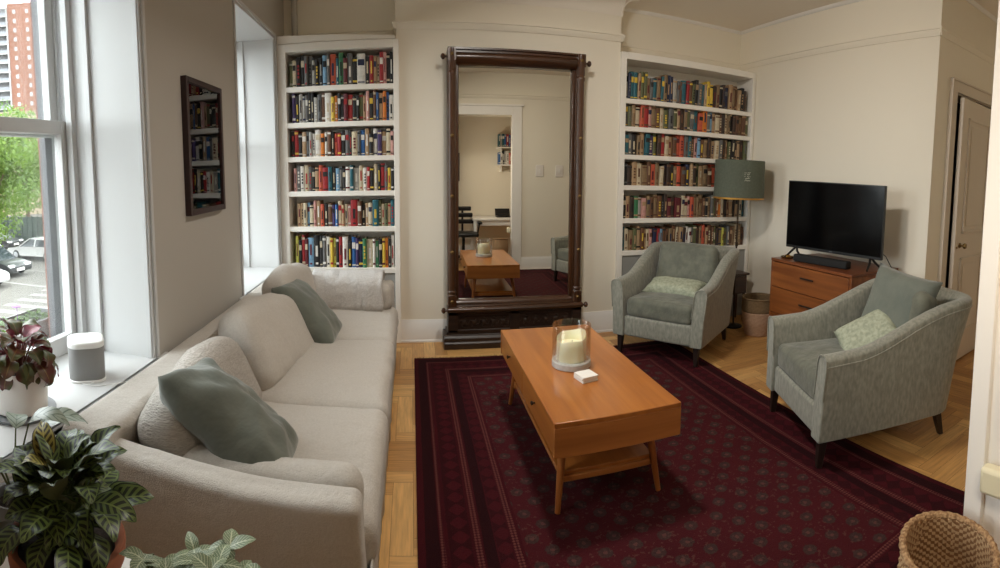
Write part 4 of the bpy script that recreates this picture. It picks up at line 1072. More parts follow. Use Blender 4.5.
# ------------------------------------------------------------------ plants
def leaf_mat(name, base, dark, vein, pattern, rough=.4, back=None):
    m = bpy.data.materials.new(name); m.use_nodes = True
    N, L = m.node_tree.nodes, m.node_tree.links; b = N['Principled BSDF']; b.inputs['Roughness'].default_value = rough
    uv = N.new('ShaderNodeUVMap'); uv.uv_map = 'leaf'; s = N.new('ShaderNodeSeparateXYZ'); L.new(uv.outputs[0], s.inputs[0])
    def mth(op, a, b_=None):
        q = N.new('ShaderNodeMath'); q.operation = op
        for i, v in enumerate((a, b_)):
            if v is None: continue
            if isinstance(v, (int, float)): q.inputs[i].default_value = v
            else: L.new(v, q.inputs[i])
        return q.outputs[0]
    def mix(f, A, B_):
        q = N.new('ShaderNodeMix'); q.data_type = 'RGBA'; L.new(f, q.inputs[0])
        for i, v in ((6, A), (7, B_)):
            if isinstance(v, tuple): q.inputs[i].default_value = srgb(v)
            else: L.new(v, q.inputs[i])
        return q.outputs[2]
    u, v = s.outputs[0], s.outputs[1]                       # u along the leaf 0..1, v across -1..1 (stored 0..1)
    av = mth('ABSOLUTE', mth('SUBTRACT', mth('MULTIPLY', v, 2), 1))
    if pattern == 'calathea':
        st = mth('SINE', mth('MULTIPLY', mth('SUBTRACT', u, mth('MULTIPLY', av, .22)), 42))
        blot = mth('MULTIPLY', mth('GREATER_THAN', st, .0), mth('MULTIPLY', mth('LESS_THAN', av, .74), mth('GREATER_THAN', av, .06)))
        col = mix(blot, base, dark)
        col = mix(mth('GREATER_THAN', av, .90), col, dark)
        col = mix(mth('LESS_THAN', av, .05), col, vein)
    elif pattern == 'fittonia':
        st = mth('ABSOLUTE', mth('SINE', mth('MULTIPLY', mth('SUBTRACT', u, mth('MULTIPLY', av, .30)), 22)))
        st2 = mth('ABSOLUTE', mth('SINE', mth('MULTIPLY', mth('ADD', u, mth('MULTIPLY', av, .9)), 30)))
        col = mix(mth('LESS_THAN', mth('MINIMUM', st, st2), .24), base, vein)
        col = mix(mth('LESS_THAN', av, .08), col, vein)
    elif pattern == 'begonia':
        n = N.new('ShaderNodeTexNoise'); n.inputs['Scale'].default_value = 14; tc = N.new('ShaderNodeTexCoord'); L.new(tc.outputs['Object'], n.inputs['Vector'])
        f = N.new('ShaderNodeMapRange'); f.inputs[1].default_value = .42; f.inputs[2].default_value = .6; L.new(n.outputs[0], f.inputs[0])
        col = mix(f.outputs[0], base, dark)
        col = mix(mth('LESS_THAN', av, .05), col, vein)
    else:
        col = mix(mth('LESS_THAN', av, .05), base, vein)
        col = mix(mth('GREATER_THAN', mth('SINE', mth('MULTIPLY', mth('SUBTRACT', u, mth('MULTIPLY', av, .25)), 34)), .75), col, dark)
    if back:
        g = N.new('ShaderNodeNewGeometry'); col = mix(g.outputs['Backfacing'], col, back)
    L.new(col, b.inputs['Base Color'])
    return m
M_cal = leaf_mat('calathea_leaf', (96, 114, 58), (26, 36, 22), (120, 136, 76), 'calathea', .42, back=(88, 92, 66))
M_cal2 = leaf_mat('calathea_new_leaf', (166, 158, 84), (70, 62, 34), (186, 178, 104), 'calathea', .4)
M_silver = leaf_mat('silver_leaf', (150, 160, 146), (96, 110, 96), (120, 134, 118), 'plain', .35)
M_fit = leaf_mat('fittonia_leaf', (92, 112, 78), (70, 92, 60), (198, 204, 172), 'fittonia', .5)
M_beg = leaf_mat('begonia_leaf', (74, 78, 34), (92, 42, 34), (120, 96, 50), 'begonia', .45, back=(132, 36, 52))
M_begr = leaf_mat('begonia_red_leaf', (142, 36, 62), (98, 26, 42), (160, 70, 80), 'begonia', .45)
M_peb = leaf_mat('grey_green_leaf', (112, 126, 112), (96, 110, 98), (134, 146, 130), 'plain', .4)
def leaf(bm, base, direction, length, width, droop=.3, fold=.12, roll=0, wave=0, seed=0, mi=0, nu=12, nv=6, point=1.0, start=.0):
    """a leaf blade from base towards direction, drooping; writes the uv map 'leaf'"""
    lay = bm.loops.layers.uv.get('leaf') or bm.loops.layers.uv.new('leaf')
    d = Vector(direction).normalized(); side = d.cross(Vector((0,0,1)))
    if side.length < .05: side = Vector((1,0,0))
    side.normalize(); side = (Matrix.Rotation(roll, 3, d) @ side)
    up = side.cross(d).normalized()
    grid = []; p = Vector(base); dd = d.copy()
    for i in range(nu+1):
        t = i/nu
        wdt = width/2*(math.sin(PI*min(1, (t*.97+.015))**.85))**.8*(1-.25*t*point)
        row = []
        for j in range(nv+1):
            q = -1+2*j/nv
            off = side*(wdt*q) + up*(fold*wdt*abs(q)) + up*(wave*width*math.sin(t*14+seed+q)*abs(q))
            row.append(bm.verts.new(p+off))
        grid.append(row)
        p = p + dd*(length/nu)
        dd = (Matrix.Rotation(-droop*2/nu, 3, side) @ dd); up = side.cross(dd).normalized()
    for i in range(nu):
        for j in range(nv):
            f = bm.faces.new((grid[i][j], grid[i][j+1], grid[i+1][j+1], grid[i+1][j])); f.material_index = mi
            for l, (a, b_) in zip(f.loops, ((i, j), (i, j+1), (i+1, j+1), (i+1, j))): l[lay].uv = (a/nu, b_/nv)
    return grid[-1][nv//2].co.copy()
def pot(root, c, r0, r1, h, m_, rimh=.0):
    bm = BM(); prof = [(r0*.9, 0), (r0, .004), (r1, h-rimh)]
    if rimh: prof += [(r1+.006, h-rimh), (r1+.008, h-.004), (r1+.006, h)]
    prof += [(r1-.002, h), (r1-.008, h-.002), (r1-.012, h-.025), (.003, h-.026)]
    lathe(bm, prof, c, 36); p_ = obj('pot', bm, m_, root, ang=40)
    bm = BM(); lathe(bm, [(r1-.0125, h-.0255), (r1*.6, h-.018), (.003, h-.016)], c, 24); obj('soil', bm, M_soil, root)
# low table carrying the plants, just out of the picture
ptb = thing('plant_table', 'low white plant table at the near end of the sofa', 'table', (-.62, .78, 0))
bm = BM(); box(bm, -1.03, -.22, .56, 1.02, .505, .53); obj('table_top', bm, M_white, ptb, bevel=.004)
for x in (-.99, -.26):
    for y in (.60, .98):
        bm = BM(); tube(bm, [(x, y, 0), (x, y, .506)], [.012, .018], 12); obj('leg', bm, M_white, ptb)
# calathea
cal = thing('calathea_plant', 'bushy dark-striped calathea in a terracotta pot beside the sofa arm', 'plant', (-.68, .80, .531))
pc_ = (-.68, .80, .531)
pot(cal, pc_, .088, .118, .175, M_terra, .035)
bm = BM(); bm.loops.layers.uv.new('leaf'); bs = BM(); r_ = random.Random(12)
def stalk_leaf(bm, bs, c, az, el, stalk, L_, W__, droop, mi=0, roll=0, wave=.03, fold=.12, seed=0, sag=.3):
    d = Vector((math.cos(az)*math.cos(el), math.sin(az)*math.cos(el), math.sin(el)))
    b0 = Vector(c); mid = b0+d*stalk*.55+Vector((0, 0, stalk*.08)); end = b0+d*stalk
    tube(bs, [b0, mid, end], [.0032, .0028, .0022], 6)
    ld = Vector((d.x, d.y, d.z-sag)).normalized()
    return leaf(bm, end, ld, L_, W__, droop, fold, roll, wave, seed, mi)
top_c = (pc_[0], pc_[1], .70)
for i in range(78):
    az = i*2.399+.3; lvl = i/78
    el = math.radians(36+44*(1-lvl)**.8 + r_.uniform(-8, 8))
    stalk = .066+.082*(1-lvl)+r_.uniform(-.02, .02)
    c = (top_c[0]+r_.uniform(-.035, .035), top_c[1]+r_.uniform(-.035, .035), top_c[2]+r_.uniform(-.01, .02))
    stalk_leaf(bm, bs, c, az, el, stalk, r_.uniform(.076, .106), r_.uniform(.058, .076), r_.uniform(.45, .85), 1 if i in (1, 4) else 0, r_.uniform(-.5, .5), .035, r_.uniform(.05, .3), i, sag=.30+.35*lvl)
obj('stalks', bs, M_stem, cal)
obj('foliage', bm, [M_cal, M_cal2], cal, ang=80)
# second calathea with silvery leaves behind it
sil = thing('silver_leaf_plant', 'silver-leaved plant between the calathea and the window sill', 'plant', (-.945, .915, .531))
pot(sil, (-.945, .915, .531), .05, .064, .11, M_saucer)
bm = BM(); bm.loops.layers.uv.new('leaf'); bs = BM()
for az, el, st_l, L_, W__, dr in ((.75, 68, .20, .15, .075, .9), (.2, 75, .22, .13, .07, 1.0), (2.2, 60, .17, .13, .07, .8), (-1.2, 60, .18, .14, .075, .8), (3.4, 55, .15, .12, .065, .8), (1.3, 50, .14, .12, .065, .7)):
    stalk_leaf(bm, bs, (-.945, .915, .63), az, math.radians(el), st_l, L_, W__, dr, 0, .2, .02, .1, az, sag=.6)
obj('stalks', bs, M_stem, sil); obj('foliage', bm, M_silver, sil, ang=80)
# fittonia
fit = thing('nerve_plant', 'pale white-veined nerve plant at the foot of the sofa arm', 'plant', (-.365, .745, .531))
fc = (-.365, .745, .531)
pot(fit, fc, .07, .085, .095, M_terra)
bm = BM(); bm.loops.layers.uv.new('leaf'); bs = BM(); r_ = random.Random(21)
for i in range(34):
    az = i*2.399; rad = .115*math.sqrt(i/34); hgt = .07+r_.uniform(.0, .055)*(1-.4*i/34)
    b0 = Vector((fc[0]+rad*.6*math.cos(az), fc[1]+rad*.6*math.sin(az), .61)); t_ = Vector((fc[0]+rad*1.1*math.cos(az), fc[1]+rad*1.1*math.sin(az), .645+hgt))
    tube(bs, [b0, (b0+t_)/2+Vector((0, 0, .01)), t_], [.002, .002, .0016], 5)
    for k in range(4):
        a2 = az+k*PI/2+.4
        leaf(bm, t_, (math.cos(a2), math.sin(a2), r_.uniform(.1, .75)), r_.uniform(.038, .056), r_.uniform(.028, .038), r_.uniform(.2, .7), .1, r_.uniform(-.3, .3), .02, i+k, 0, 8, 4)
obj('stalks', bs, M_stem, fit); obj('foliage', bm, M_fit, fit, ang=80)
# small plant with smooth grey leaves in front of the terracotta pot
peb = thing('smooth_leaf_plant', 'small plant with smooth grey-green leaves in front of the terracotta pot', 'plant', (-.545, .635, .531))
pot(peb, (-.535, .635, .531), .036, .046, .09, M_pot)
bm = BM(); bm.loops.layers.uv.new('leaf'); bs = BM()
for az, el, st_l, L_, W__, dr in ((2.6, 55, .06, .10, .055, .9), (.3, 50, .07, .09, .05, 1.0), (1.5, 60, .06, .08, .05, .9), (4.0, 50, .06, .08, .05, .8), (5.2, 50, .06, .08, .05, .8)):
    stalk_leaf(bm, bs, (-.535, .635, .612), az, math.radians(el), st_l, L_, W__, dr, 0, .1, .01, .1, az, sag=.5)
obj('stalks', bs, M_stem, peb); obj('foliage', bm, M_peb, peb, ang=80)
# begonia on the sill
bg = (-1.265, 1.285, .6465)
beg = thing('begonia_plant', 'red and olive leaved begonia in a white pot on the window sill', 'plant', bg)
bm = BM(); lathe(bm, [(.004, 0), (.118, 0), (.125, .006), (.126, .012), (.118, .010), (.004, .008)], bg, 32); obj('saucer', bm, M_saucer, beg)
pot(beg, (bg[0], bg[1], bg[2]+.0125), .095, .103, .150, M_pot)
bm = BM(); bm.loops.layers.uv.new('leaf'); bs = BM(); r_ = random.Random(33)
for i in range(52):
    az = i*2.399; lvl = i/52
    el = math.radians(20+60*(1-lvl)+r_.uniform(-8, 8)); stalk = .055+.085*(1-lvl)+r_.uniform(-.015, .02)
    stalk_leaf(bm, bs, (bg[0]+.04*math.cos(az)*lvl, bg[1]+.04*math.sin(az)*lvl, .785), az, el, stalk, r_.uniform(.07, .095), r_.uniform(.058, .078), r_.uniform(.6, 1.3), 1 if i in (3, 7, 15) else 0, r_.uniform(-.6, .6), .05, .2, i, sag=.4+.7*lvl)
obj('stalks', bs, M_stemr, beg); obj('foliage', bm, [M_beg, M_begr], beg, ang=80)

# ------------------------------------------------------------------ rear room seen in the mirror
dk = thing('desk', 'white writing desk seen in the mirror', 'desk', (1.25, -.45, 0))
bm = BM(); box(bm, .88, 1.75, -.82, -.12, .69, .72); obj('desk_top', bm, M_white, dk, bevel=.004)
bm = BM(); box(bm, .92, 1.71, -.80, -.16, .60, .69); obj('apron', bm, M_white, dk, bevel=.003)
for x in (.92, 1.71):
    for y in (-.79, -.16):
        bm = BM(); box(bm, x-.025, x+.025, y-.025, y+.025, 0, .69); obj('leg', bm, M_white, dk, bevel=.003)
bm = BM(); box(bm, 1.32, 1.58, -.62, -.40, .7205, .738); lp = bm
laptop = thing('turntable', 'black record player on the white desk', 'record player', (1.35, -.5, .7205))
obj('plinth', bm, M_black, laptop, bevel=.004)
bm = BM(); lathe(bm, [(.004, .738), (.10, .738), (.10, .75), (.004, .751)], (1.45, -.5, 0), 28); obj('platter', bm, M_blackm, laptop)
bm = BM(); prism(bm, [(-.62, .7405), (-.64, .7405), (-.70, .86), (-.68, .86)], 'x', 1.32, 1.58); obj('raised_lid', bm, M_black, laptop)
oc = thing('office_chair', 'black swivel office chair seen in the mirror', 'office chair', (.66, -.35, 0))
oc_ = (.72, -.10, 0)
bm = BM(); softbox(bm, (oc_[0], oc_[1], .47), .48, .46, .07, .03, 6, bulge=.01); obj('seat', bm, M_black, oc, ang=60)
for k in range(3):
    bm = BM(); softbox(bm, (oc_[0]-.02, oc_[1]-.25-.01*k, .66+.11*k), .44-.05*k, .04, .075, .018, 5); obj('back_slat', bm, M_black, oc, ang=60)
bm = BM(); tube(bm, [(oc_[0], oc_[1]-.1, .44), (oc_[0], oc_[1]-.28, .5), (oc_[0], oc_[1]-.30, .9)], .018, 8); obj('back_frame', bm, M_blackm, oc)
for s in (-1, 1):
    bm = BM(); tube(bm, [(oc_[0]+s*.24, oc_[1]-.05, .46), (oc_[0]+s*.27, oc_[1]-.05, .64)], .014, 8); softbox(bm, (oc_[0]+s*.27, oc_[1], .66), .07, .26, .035, .015, 4); obj('armrest', bm, M_black, oc, ang=60)
bm = BM(); tube(bm, [(oc_[0], oc_[1], .09), (oc_[0], oc_[1], .45)], .025, 12); obj('gas_column', bm, M_blackm, oc)
for k in range(5):
    a = k*2*PI/5+.3; bm = BM(); tube(bm, [(oc_[0], oc_[1], .10), (oc_[0]+.28*math.cos(a), oc_[1]+.28*math.sin(a), .065)], [.022, .014], 8); l_ = obj('leg', bm, M_blackm, oc)
    bm = BM(); lathe(bm, [(.004, -.012), (.028, -.012), (.028, .012), (.004, .012)], M=T(oc_[0]+.28*math.cos(a), oc_[1]+.28*math.sin(a), .029) @ Rz(a) @ Rx(PI/2), seg=16); obj('caster', bm, M_black, l_)
for k, z in enumerate((1.62, 1.93)):
    bm = BM(); box(bm, 1.36, 2.05, YK, YK+.22, z, z+.022)
    for x in (1.42, 1.95): box(bm, x, x+.02, YK, YK+.18, z-.10, z)
    o = solo('wall_shelf', bm, M_white, ['lower', 'upper'][k]+' white wall shelf of books seen in the mirror', 'shelf', (1.7, YK, z), bevel=.002)
    x = 1.38; i = 0; q = random.Random(50+k)
    while x < 1.66:
        w_ = q.uniform(.025, .045); bm = BM(); c = q.choice('RKtrBWgwT'); book_mesh(bm, w_, q.uniform(.19, .25), .15, q, 0, 0, 0, 0)
        xf(bm, Rz(PI) @ T(-w_, 0, 0)); i += 1
        o = obj('book', bm, [bookmat(c), M_pages, bookmat('W' if c != 'W' else 'K')], None); o.location = (x, YK+.19, z+.0225)
        tag(o, '%s book, %s on the %s wall shelf in the mirror' % (CN[c], ORD[i], ['lower', 'upper'][k]), 'book', 'books on the wall shelves seen in the mirror'); x += w_+.002
bm = BM(); fr = thing('framed_picture', 'narrow dark framed picture on the rear wall seen in the mirror', 'picture', (.80, YK+.02, 1.3))
box(bm, .66, .70, YK, YK+.03, 1.35, 1.85); box(bm, .30, .34, YK, YK+.03, 1.35, 1.85); box(bm, .34, .66, YK, YK+.03, 1.35, 1.39); box(bm, .34, .66, YK, YK+.03, 1.81, 1.85); obj('frame', bm, M_pframe, fr)
bm = BM(); box(bm, .34, .66, YK, YK+.01, 1.39, 1.81); obj('print', bm, M_matb, fr)
for k, (x, w_) in enumerate(((1.83, .12), (2.14, .12))):
    bm = BM(); box(bm, x-w_/2, x+w_/2, YF, YF+.012, 1.42, 1.60); sw = solo('light_switch', bm, M_pot, ['white switch plate nearest the cased opening seen in the mirror', 'white switch plate farther from the cased opening seen in the mirror'][k], 'light switch', (x, YF, 1.42), bevel=.004)
    bm = BM(); box(bm, x-.012, x+.012, YF+.012, YF+.02, 1.48, 1.54)
    for v in bm.verts: v.co -= Vector((x, YF, 1.42))
    obj('toggle', bm, M_white, sw)
# ------------------------------------------------------------------ the street outside
GZ = -3.6
M_asph = mat('pale_asphalt', (82, 79, 73), .9, noise_amt=.5, noise_scale=1.2, rgb2=(75, 72, 67))
bm = BM(); box(bm, -420, -1.7, -220, 420, GZ-.3, GZ); struct('ground', bm, M_asph)
bm = BM()
for k in range(6): box(bm, -15.6+k*.0, -12.6, 14.2+k*1.0, 14.7+k*1.0, GZ, GZ+.01, M=T(-14, 16, 0) @ Rz(math.radians(10)) @ T(14, -16, 0))
box(bm, -20, -13.8, 18.6, 18.85, GZ, GZ+.01); box(bm, -24, -16.5, 21.9, 22.05, GZ, GZ+.01)
struct('road_markings', bm, mat('road_paint', (106, 104, 99), .8))
bm = BM(); box(bm, -60, -18, 27.2, 32, GZ, GZ+.14); box(bm, -12.6, -5.4, -40, 60, GZ, GZ+.13); struct('sidewalk', bm, mat('concrete_pavement', (92, 88, 80), .9))
def car(label, c, heading, paint, L_=4.5, W_=1.8, H_=1.45, hatch=0):
    root = thing('car', label, 'car', (c[0], c[1], GZ+.012), heading, 'cars in the street outside the window', world=False)
    hl = L_/2
    # side profile: (x, z) lower body and greenhouse; nose towards +x
    body = [(-hl, .35), (-hl+.05, .30), (hl-.08, .28), (hl, .42), (hl-.02, .62), (hl-.25, .74), (hl-1.05, .86), (-hl+.9-hatch*.5, .93), (-hl+.15, .90), (-hl+.02, .75)]
    glassp = [(hl-1.15, .86), (hl-1.85, 1.36), (hl-2.2, H_-.01), (-hl+1.55-hatch*.8, H_), (-hl+1.0-hatch*.75, 1.30), (-hl+.55-hatch*.35, .93)]
    bm = BM(); rs = []
    for y, k, dz in ((-W_/2+.02, .97, .03), (-W_/2, 1, 0), (-W_/2, 1, 0), (W_/2, 1, 0), (W_/2, 1, 0), (W_/2-.02, .97, .03)): rs.append([(x*k, y, max(.25, z-dz*.5)) for x, z in body])
    rings(bm, [rs[0], rs[1], rs[4], rs[5]])
    obj('body_shell', bm, paint, root, bevel=.05, bseg=3, ang=50)
    bm = BM(); gi = W_/2-.10; ri = W_/2-.26
    def gy(z): return gi+(ri-gi)*max(0, (z-.9)/.55)
    rings(bm, [[(x, -gy(z), z) for x, z in glassp], [(x, gy(z), z) for x, z in glassp]]); obj('windows', bm, mat('car_glass', (38, 44, 48), .1), root, ang=40)
    bm = BM()
    top = [(hl-1.9, 1.375), (hl-2.2, H_+.006), (-hl+1.55-hatch*.8, H_+.016), (-hl+1.0-hatch*.75, 1.315)]
    rings(bm, [[(x, -gy(z)-.004, z) for x, z in top], [(x, gy(z)+.004, z) for x, z in top]])
    for s in (-1, 1):
        for (xa, za), (xb, zb) in (((hl-1.13, .87), (hl-2.0, 1.41)), ((-hl+.55-hatch*.35, .93), (-hl+1.2-hatch*.75, 1.38)), ((-.25, .9), (-.3, 1.44))):
            tube(bm, [(xa, s*gy(za), za), (xb, s*gy(zb), zb)], .04, 6)
    obj('roof', bm, paint, root, ang=40)
    for x in (hl-.85, -hl+.85):
        for s in (-1, 1):
            bm = BM(); lathe(bm, [(.02, -.09), (.27, -.09), (.31, -.06), (.31, .06), (.27, .09), (.02, .09)], M=T(x, s*(W_/2-.08), .31) @ Rx(PI/2), seg=22); w_ = obj('wheel', bm, mat('tyre_rubber', (24, 24, 25), .8), root)
            bm = BM(); lathe(bm, [(.01, .0), (.19, .0), (.20, .012), (.05, .03), (.01, .03)], M=T(x, s*(W_/2+.01-.0), .31) @ Rx(-s*PI/2 if False else (PI/2 if s < 0 else -PI/2)), seg=16); obj('hubcap', bm, mat('alloy_grey', (150, 152, 154), .35, .7), w_)
    for s in (-1, 1):
        bm = BM(); softbox(bm, (hl-.10, s*(W_/2-.28), .64), .20, .40, .14, .04, 3); obj('headlight', bm, mat('lamp_lens', (226, 228, 226), .15), root)
        bm = BM(); softbox(bm, (-hl+.06, s*(W_/2-.24), .80), .14, .34, .16, .04, 3); obj('tail_light', bm, mat('red_lens', (170, 34, 30), .2), root)
    bm = BM(); box(bm, hl-.04, hl+.012, -.28, .28, .36, .50); obj('number_plate', bm, M_paper, root)
    return root
P_wh = mat('white_car_paint', (170, 169, 167), .25, coat=.5); P_gr = mat('graphite_car_paint', (38, 39, 41), .28, coat=.5); P_bk = mat('black_car_paint', (34, 34, 37), .28, coat=.5)
car('white saloon car farther along the street outside', (-22.7, 25.75), PI-.04, P_wh)
car('grey hatchback crossing the junction nearer the window', (-21.45, 20.3), -.03, P_gr, 4.3, 1.78, 1.52, 1)
car('white car nearest the crosswalk, cut off by the window edge', (-20.2, 17.3), -.06, P_wh, 4.3)
car('black car parked by the dark fence', (-30.0, 28.6), .05, P_bk, 4.6, 1.9, 1.6, 1)
fn = thing('park_fence', 'dark green fence panel along the far pavement', 'fence', (-32, 31, GZ+.14))
bm = BM(); box(bm, -58, -24.5, 31.3, 31.34, GZ+.3, GZ+2.3)
for k in range(60): box(bm, -58+k*.56, -57.94+k*.56, 31.26, 31.38, GZ+.14, GZ+2.4)
obj('panel', bm, mat('fence_green', (34, 46, 38), .7), fn)
ss = thing('street_sign', 'green street name sign above an orange notice on a pole', 'street sign', (-24.6, 29.4, GZ+.14))
bm = BM(); tube(bm, [(-24.6, 29.4, GZ+.14), (-24.6, 29.4, GZ+3.4)], .05, 8); obj('pole', bm, M_saucer, ss)
bm = BM(); box(bm, -25.0, -24.2, 29.33, 29.36, GZ+2.75, GZ+3.35); obj('name_plate', bm, mat('sign_green', (30, 88, 62), .5), ss)
bm = BM(); box(bm, -24.9, -24.2, 29.33, 29.36, GZ+1.9, GZ+2.65); obj('notice', bm, mat('sign_orange', (150, 78, 36), .5), ss)
def tree(label, c, h, R, n, seed, mA):
    root = thing('street_tree', label, 'tree', (c[0], c[1], GZ), group='leafy trees along the far pavement')
    r_ = random.Random(seed)
    bm = BM(); cz = GZ+h
    tube(bm, [(c[0], c[1], GZ), (c[0]+.1, c[1], GZ+h*.35), (c[0]-.1, c[1]+.1, cz)], [.26, .2, .10], 10)
    for k in range(7):
        a = k*.9+seed; tube(bm, [(c[0], c[1], GZ+h*(.4+.06*k)), (c[0]+R*.35*math.cos(a), c[1]+R*.35*math.sin(a), cz+R*.1*k*.4-.5), (c[0]+R*.7*math.cos(a), c[1]+R*.7*math.sin(a), cz+R*(.12*k-.2))], [.10, .06, .025], 6)
    obj('trunk', bm, mat('bark', (84, 68, 54), .9), root)
    bm = BM(); cl = [(Vector((r_.gauss(0, .45)*R, r_.gauss(0, .45)*R, r_.gauss(0, .42)*R)), R*r_.uniform(.25, .42)) for _ in range(26)]
    for i in range(n):
        p, rr = cl[i % 26]; d = Vector((r_.gauss(0, 1), r_.gauss(0, 1), r_.gauss(0, 1))).normalized()
        q = Vector((c[0], c[1], cz)) + p + d*rr*r_.uniform(.6, 1.05)
        s = r_.uniform(.09, .19); e = Vector((r_.gauss(0, 1), r_.gauss(0, 1), r_.gauss(0, 1))).normalized(); f = d.cross(e)
        if f.length < .1: continue
        f.normalize(); e = f.cross(d + e*.6).normalized()
        bm.faces.new([bm.verts.new(q+v) for v in (e*s, f*s*.5+e*s*.2, -e*s, -f*s*.5+e*s*.2)])
    obj('crown', bm, mA, root, flat=True)
def leafy(name, a, b_):
    m = mat(name, a, .6, noise_amt=1, noise_scale=1.6, rgb2=b_)
    nt = m.node_tree; N, L = nt.nodes, nt.links; b = N['Principled BSDF']
    tr = N.new('ShaderNodeBsdfTranslucent'); mx = N.new('ShaderNodeMixShader'); mx.inputs[0].default_value = .4
    tr.inputs[0].default_value = srgb(tuple(min(255, v*1.15) for v in a))
    out = N['Material Output']; L.new(b.outputs[0], mx.inputs[1]); L.new(tr.outputs[0], mx.inputs[2]); L.new(mx.outputs[0], out.inputs[0])
    return m
G1 = leafy('fresh_leaf_green', (96, 118, 46), (66, 92, 34)); G2 = leafy('mid_leaf_green', (80, 106, 44), (56, 82, 32))
tree('bright green leafy tree filling the lower window outside', (-24.6, 22.6), 6.2, 4.2, 16000, 1, G1)
tree('leafy green tree rising above the parked black car', (-33.5, 36.5), 7.4, 4.2, 9000, 2, G2)
tree('smaller leafy tree near the street sign', (-26.8, 35.8), 5.8, 2.6, 6000, 3, G1)
# tan low block and the brick tower far behind
def facing(c): return T(c[0], c[1], 0) @ Rz(math.atan2(-c[0], -c[1])*-1 + PI)   # local -Y looks to the origin
lb = thing('low_tan_building', 'plain tan low building in front of the brick tower outside', 'building', (-58, 61, GZ), world=True)
Mb = facing((-58, 61))
bm = BM(); box(bm, -30, 9.6, 0, 14, GZ, 12.6, M=Mb); obj('walls', bm, mat('tan_render', (138, 124, 104), .9), lb)
bm = BM(); box(bm, -30.2, 9.8, -.2, 14.2, 12.6, 13.1, M=Mb); obj('parapet', bm, mat('tan_cap', (124, 110, 92), .9), lb)
tw = thing('brick_tower', 'tall orange brick apartment tower with pale balconies outside', 'building', (-112, 116, GZ), world=True)
Mt = facing((-112, 116)) @ T(4.5, 0, 0)
M_ob = mat('orange_brick', (110, 73, 57), .9); M_bal = mat('balcony_concrete', (132, 131, 129), .9); M_rec = mat('balcony_recess', (92, 91, 92), .9); M_rail = mat('balcony_rail_grey', (104, 106, 110), .7); M_win = mat('tower_window', (128, 128, 128), .3)
bm = BM(); box(bm, -3.0, 9.0, 0, 16, GZ, 56.5, M=Mt); obj('brick_walls', bm, M_ob, tw)
bm = BM(); box(bm, -26, -3.0, .9, 16, GZ, 55.5, M=Mt); obj('recessed_wall', bm, M_rec, tw)
for i in range(21):
    z = GZ+2.8*i
    bm = BM(); box(bm, -26, -3.0, -.5, .9, z, z+.35, M=Mt); obj('balcony', bm, M_bal, tw)
    bm = BM(); box(bm, -26, -3.0, -.5, -.42, z+.35, z+1.35, M=Mt); o = obj('balcony_rail', bm, M_rail, tw)
for x in (-25.5, -20, -14.5, -9, -3.3):
    bm = BM(); box(bm, x-.25, x+.25, -.55, .9, GZ, 55.5, M=Mt); obj('pier', bm, M_bal, tw)
for i in range(8, 21):
    for x in (-.9, 3.0, 6.6):
        bm = BM(); z = GZ+2.8*i+1.0; box(bm, x-.45, x+.45, -.04, .05, z, z+1.2, M=Mt); obj('window', bm, M_win, tw)
# window box on the outer ledge
wbx = thing('window_box', 'grey window box of green plants on the outer ledge', 'planter', (-1.84, 1.55, .57))
bm = BM(); x0, x1, y0, y1, z0, z1 = -1.95, -1.745, .95, 2.17, .575, .745
box(bm, x0, x1, y0, y1, z0, z0+.012); box(bm, x0, x0+.012, y0, y1, z0+.012, z1); box(bm, x1-.012, x1, y0, y1, z0+.012, z1); box(bm, x0+.012, x1-.012, y0, y0+.012, z0+.012, z1); box(bm, x0+.012, x1-.012, y1-.012, y1, z0+.012, z1)
obj('trough', bm, mat('grey_zinc', (120, 122, 124), .6), wbx, bevel=.003)
bm = BM(); box(bm, x0+.012, x1-.012, y0+.012, y1-.012, z0+.012, z1-.02); obj('soil', bm, M_soil, wbx)
bm = BM(); box(bm, -1.95, -1.70, 1.1, 1.14, .50, .574); obj('bracket', bm, M_blackm, wbx)
bm = BM(); box(bm, -1.95, -1.70, 1.95, 1.99, .50, .574); obj('bracket', bm, M_blackm, wbx)
bm = BM(); bm.loops.layers.uv.new('leaf'); r_ = random.Random(17)
for i in range(150):
    b0 = (r_.uniform(x0+.03, x1-.03), r_.uniform(y0+.04, y1-.04), z1-.02); a = r_.uniform(0, 2*PI)
    leaf(bm, b0, (math.cos(a), math.sin(a), r_.uniform(.6, 2.0)), r_.uniform(.05, .085), r_.uniform(.02, .034), .8, .1, 0, .02, i, 0, 6, 2)
obj('foliage', bm, leafy('planter_green', (86, 112, 46), (64, 90, 36)), wbx, ang=80)
for i in range(2):
    cx, cy = (-1.80, 1.62+.22*i); bm = BM()
    for k in range(5): lathe(bm, [(.001, 0), (.012, .001), (.014, .003), (.002, .004)], M=T(cx+.012*math.cos(k*1.257), cy+.012*math.sin(k*1.257), .835), seg=8)
    tube(bm, [(cx, cy, .725), (cx, cy, .836)], .0015, 5)
    obj('violet_flower', bm, mat('violet_petal', (130, 70, 150), .7), wbx)

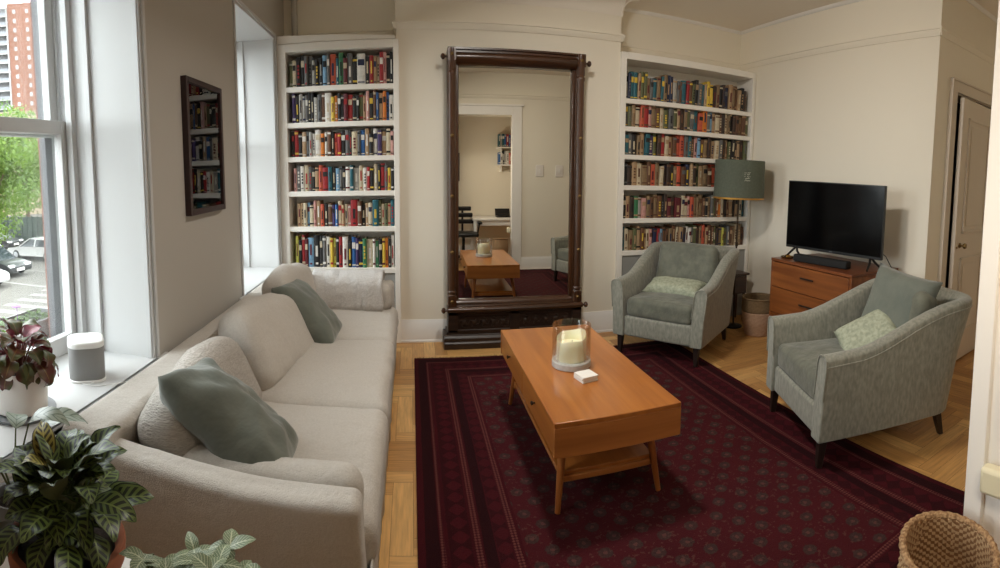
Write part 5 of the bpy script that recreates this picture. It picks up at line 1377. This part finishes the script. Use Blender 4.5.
# ------------------------------------------------------------------ light: bright overcast sky through the windows, plus added fill lamps
w = bpy.data.worlds.new('sky'); S.world = w; w.use_nodes = True
bg_ = w.node_tree.nodes['Background']; bg_.inputs[0].default_value = (.93, .97, 1.0, 1); bg_.inputs[1].default_value = SKY
def lamp(name, loc, energy, size, rgb=(1, .86, .68)):
    l = bpy.data.lights.new(name, 'AREA'); l.energy = energy; l.size = size; l.color = rgb; l.shape = 'DISK'
    o = bpy.data.objects.new(name, l); o.location = loc; COL.objects.link(o)
    return o
cl = thing('ceiling_light', 'round flush ceiling light in the middle of the room', 'ceiling light', (.60, 2.40, ZC))  # fixture added to go with the fill lamp below
bm = BM(); lathe(bm, [(.004, ZC), (.20, ZC), (.20, ZC-.02), (.19, ZC-.03), (.004, ZC-.03)], (.60, 2.40, 0), 36); obj('base', bm, M_white, cl)
rl_ = lamp('room_light', (.62, 2.40, ZC-.06), CL, .36, (1, .945, .865)); rl_.rotation_euler = (0, math.radians(-22), 0)  # added fill lamp, tilted away from the window wall to lift the room
jl = lamp('sconce_rear_room', (.62, .10, 1.5), RL, .3); jl.rotation_euler = (0, math.radians(-88), 0)  # added fill without a fixture, aimed to brighten the white jamb
lamp('ceiling_lamp_nook', (3.95, 1.3, ZC-.05), NL, .3)  # added fill lamp that lifts the nook, no fixture
for (y0, y1, z0, z1) in WIN:                              # portals: guide sampling of the sky through the panes, add no light
    l = bpy.data.lights.new('window_portal', 'AREA'); l.shape = 'RECTANGLE'; l.size = y1-y0; l.size_y = z1-z0; l.cycles.is_portal = True
    o = bpy.data.objects.new('window_portal', l); COL.objects.link(o)
    o.matrix_world = T(-1.66, (y0+y1)/2, (z0+z1)/2) @ Rz(-PI/2) @ Rx(PI/2)
vs_ = S.view_settings; vs_.view_transform = 'Standard'; vs_.look = 'None'; vs_.gamma = 1; vs_.exposure = EXPO; vs_.use_curve_mapping = False
S.cycles.use_denoising = True
S.cycles.max_bounces = 14; S.cycles.diffuse_bounces = 8; S.cycles.glossy_bounces = 6; S.cycles.transparent_max_bounces = 24
S.cycles.sample_clamp_indirect = 6
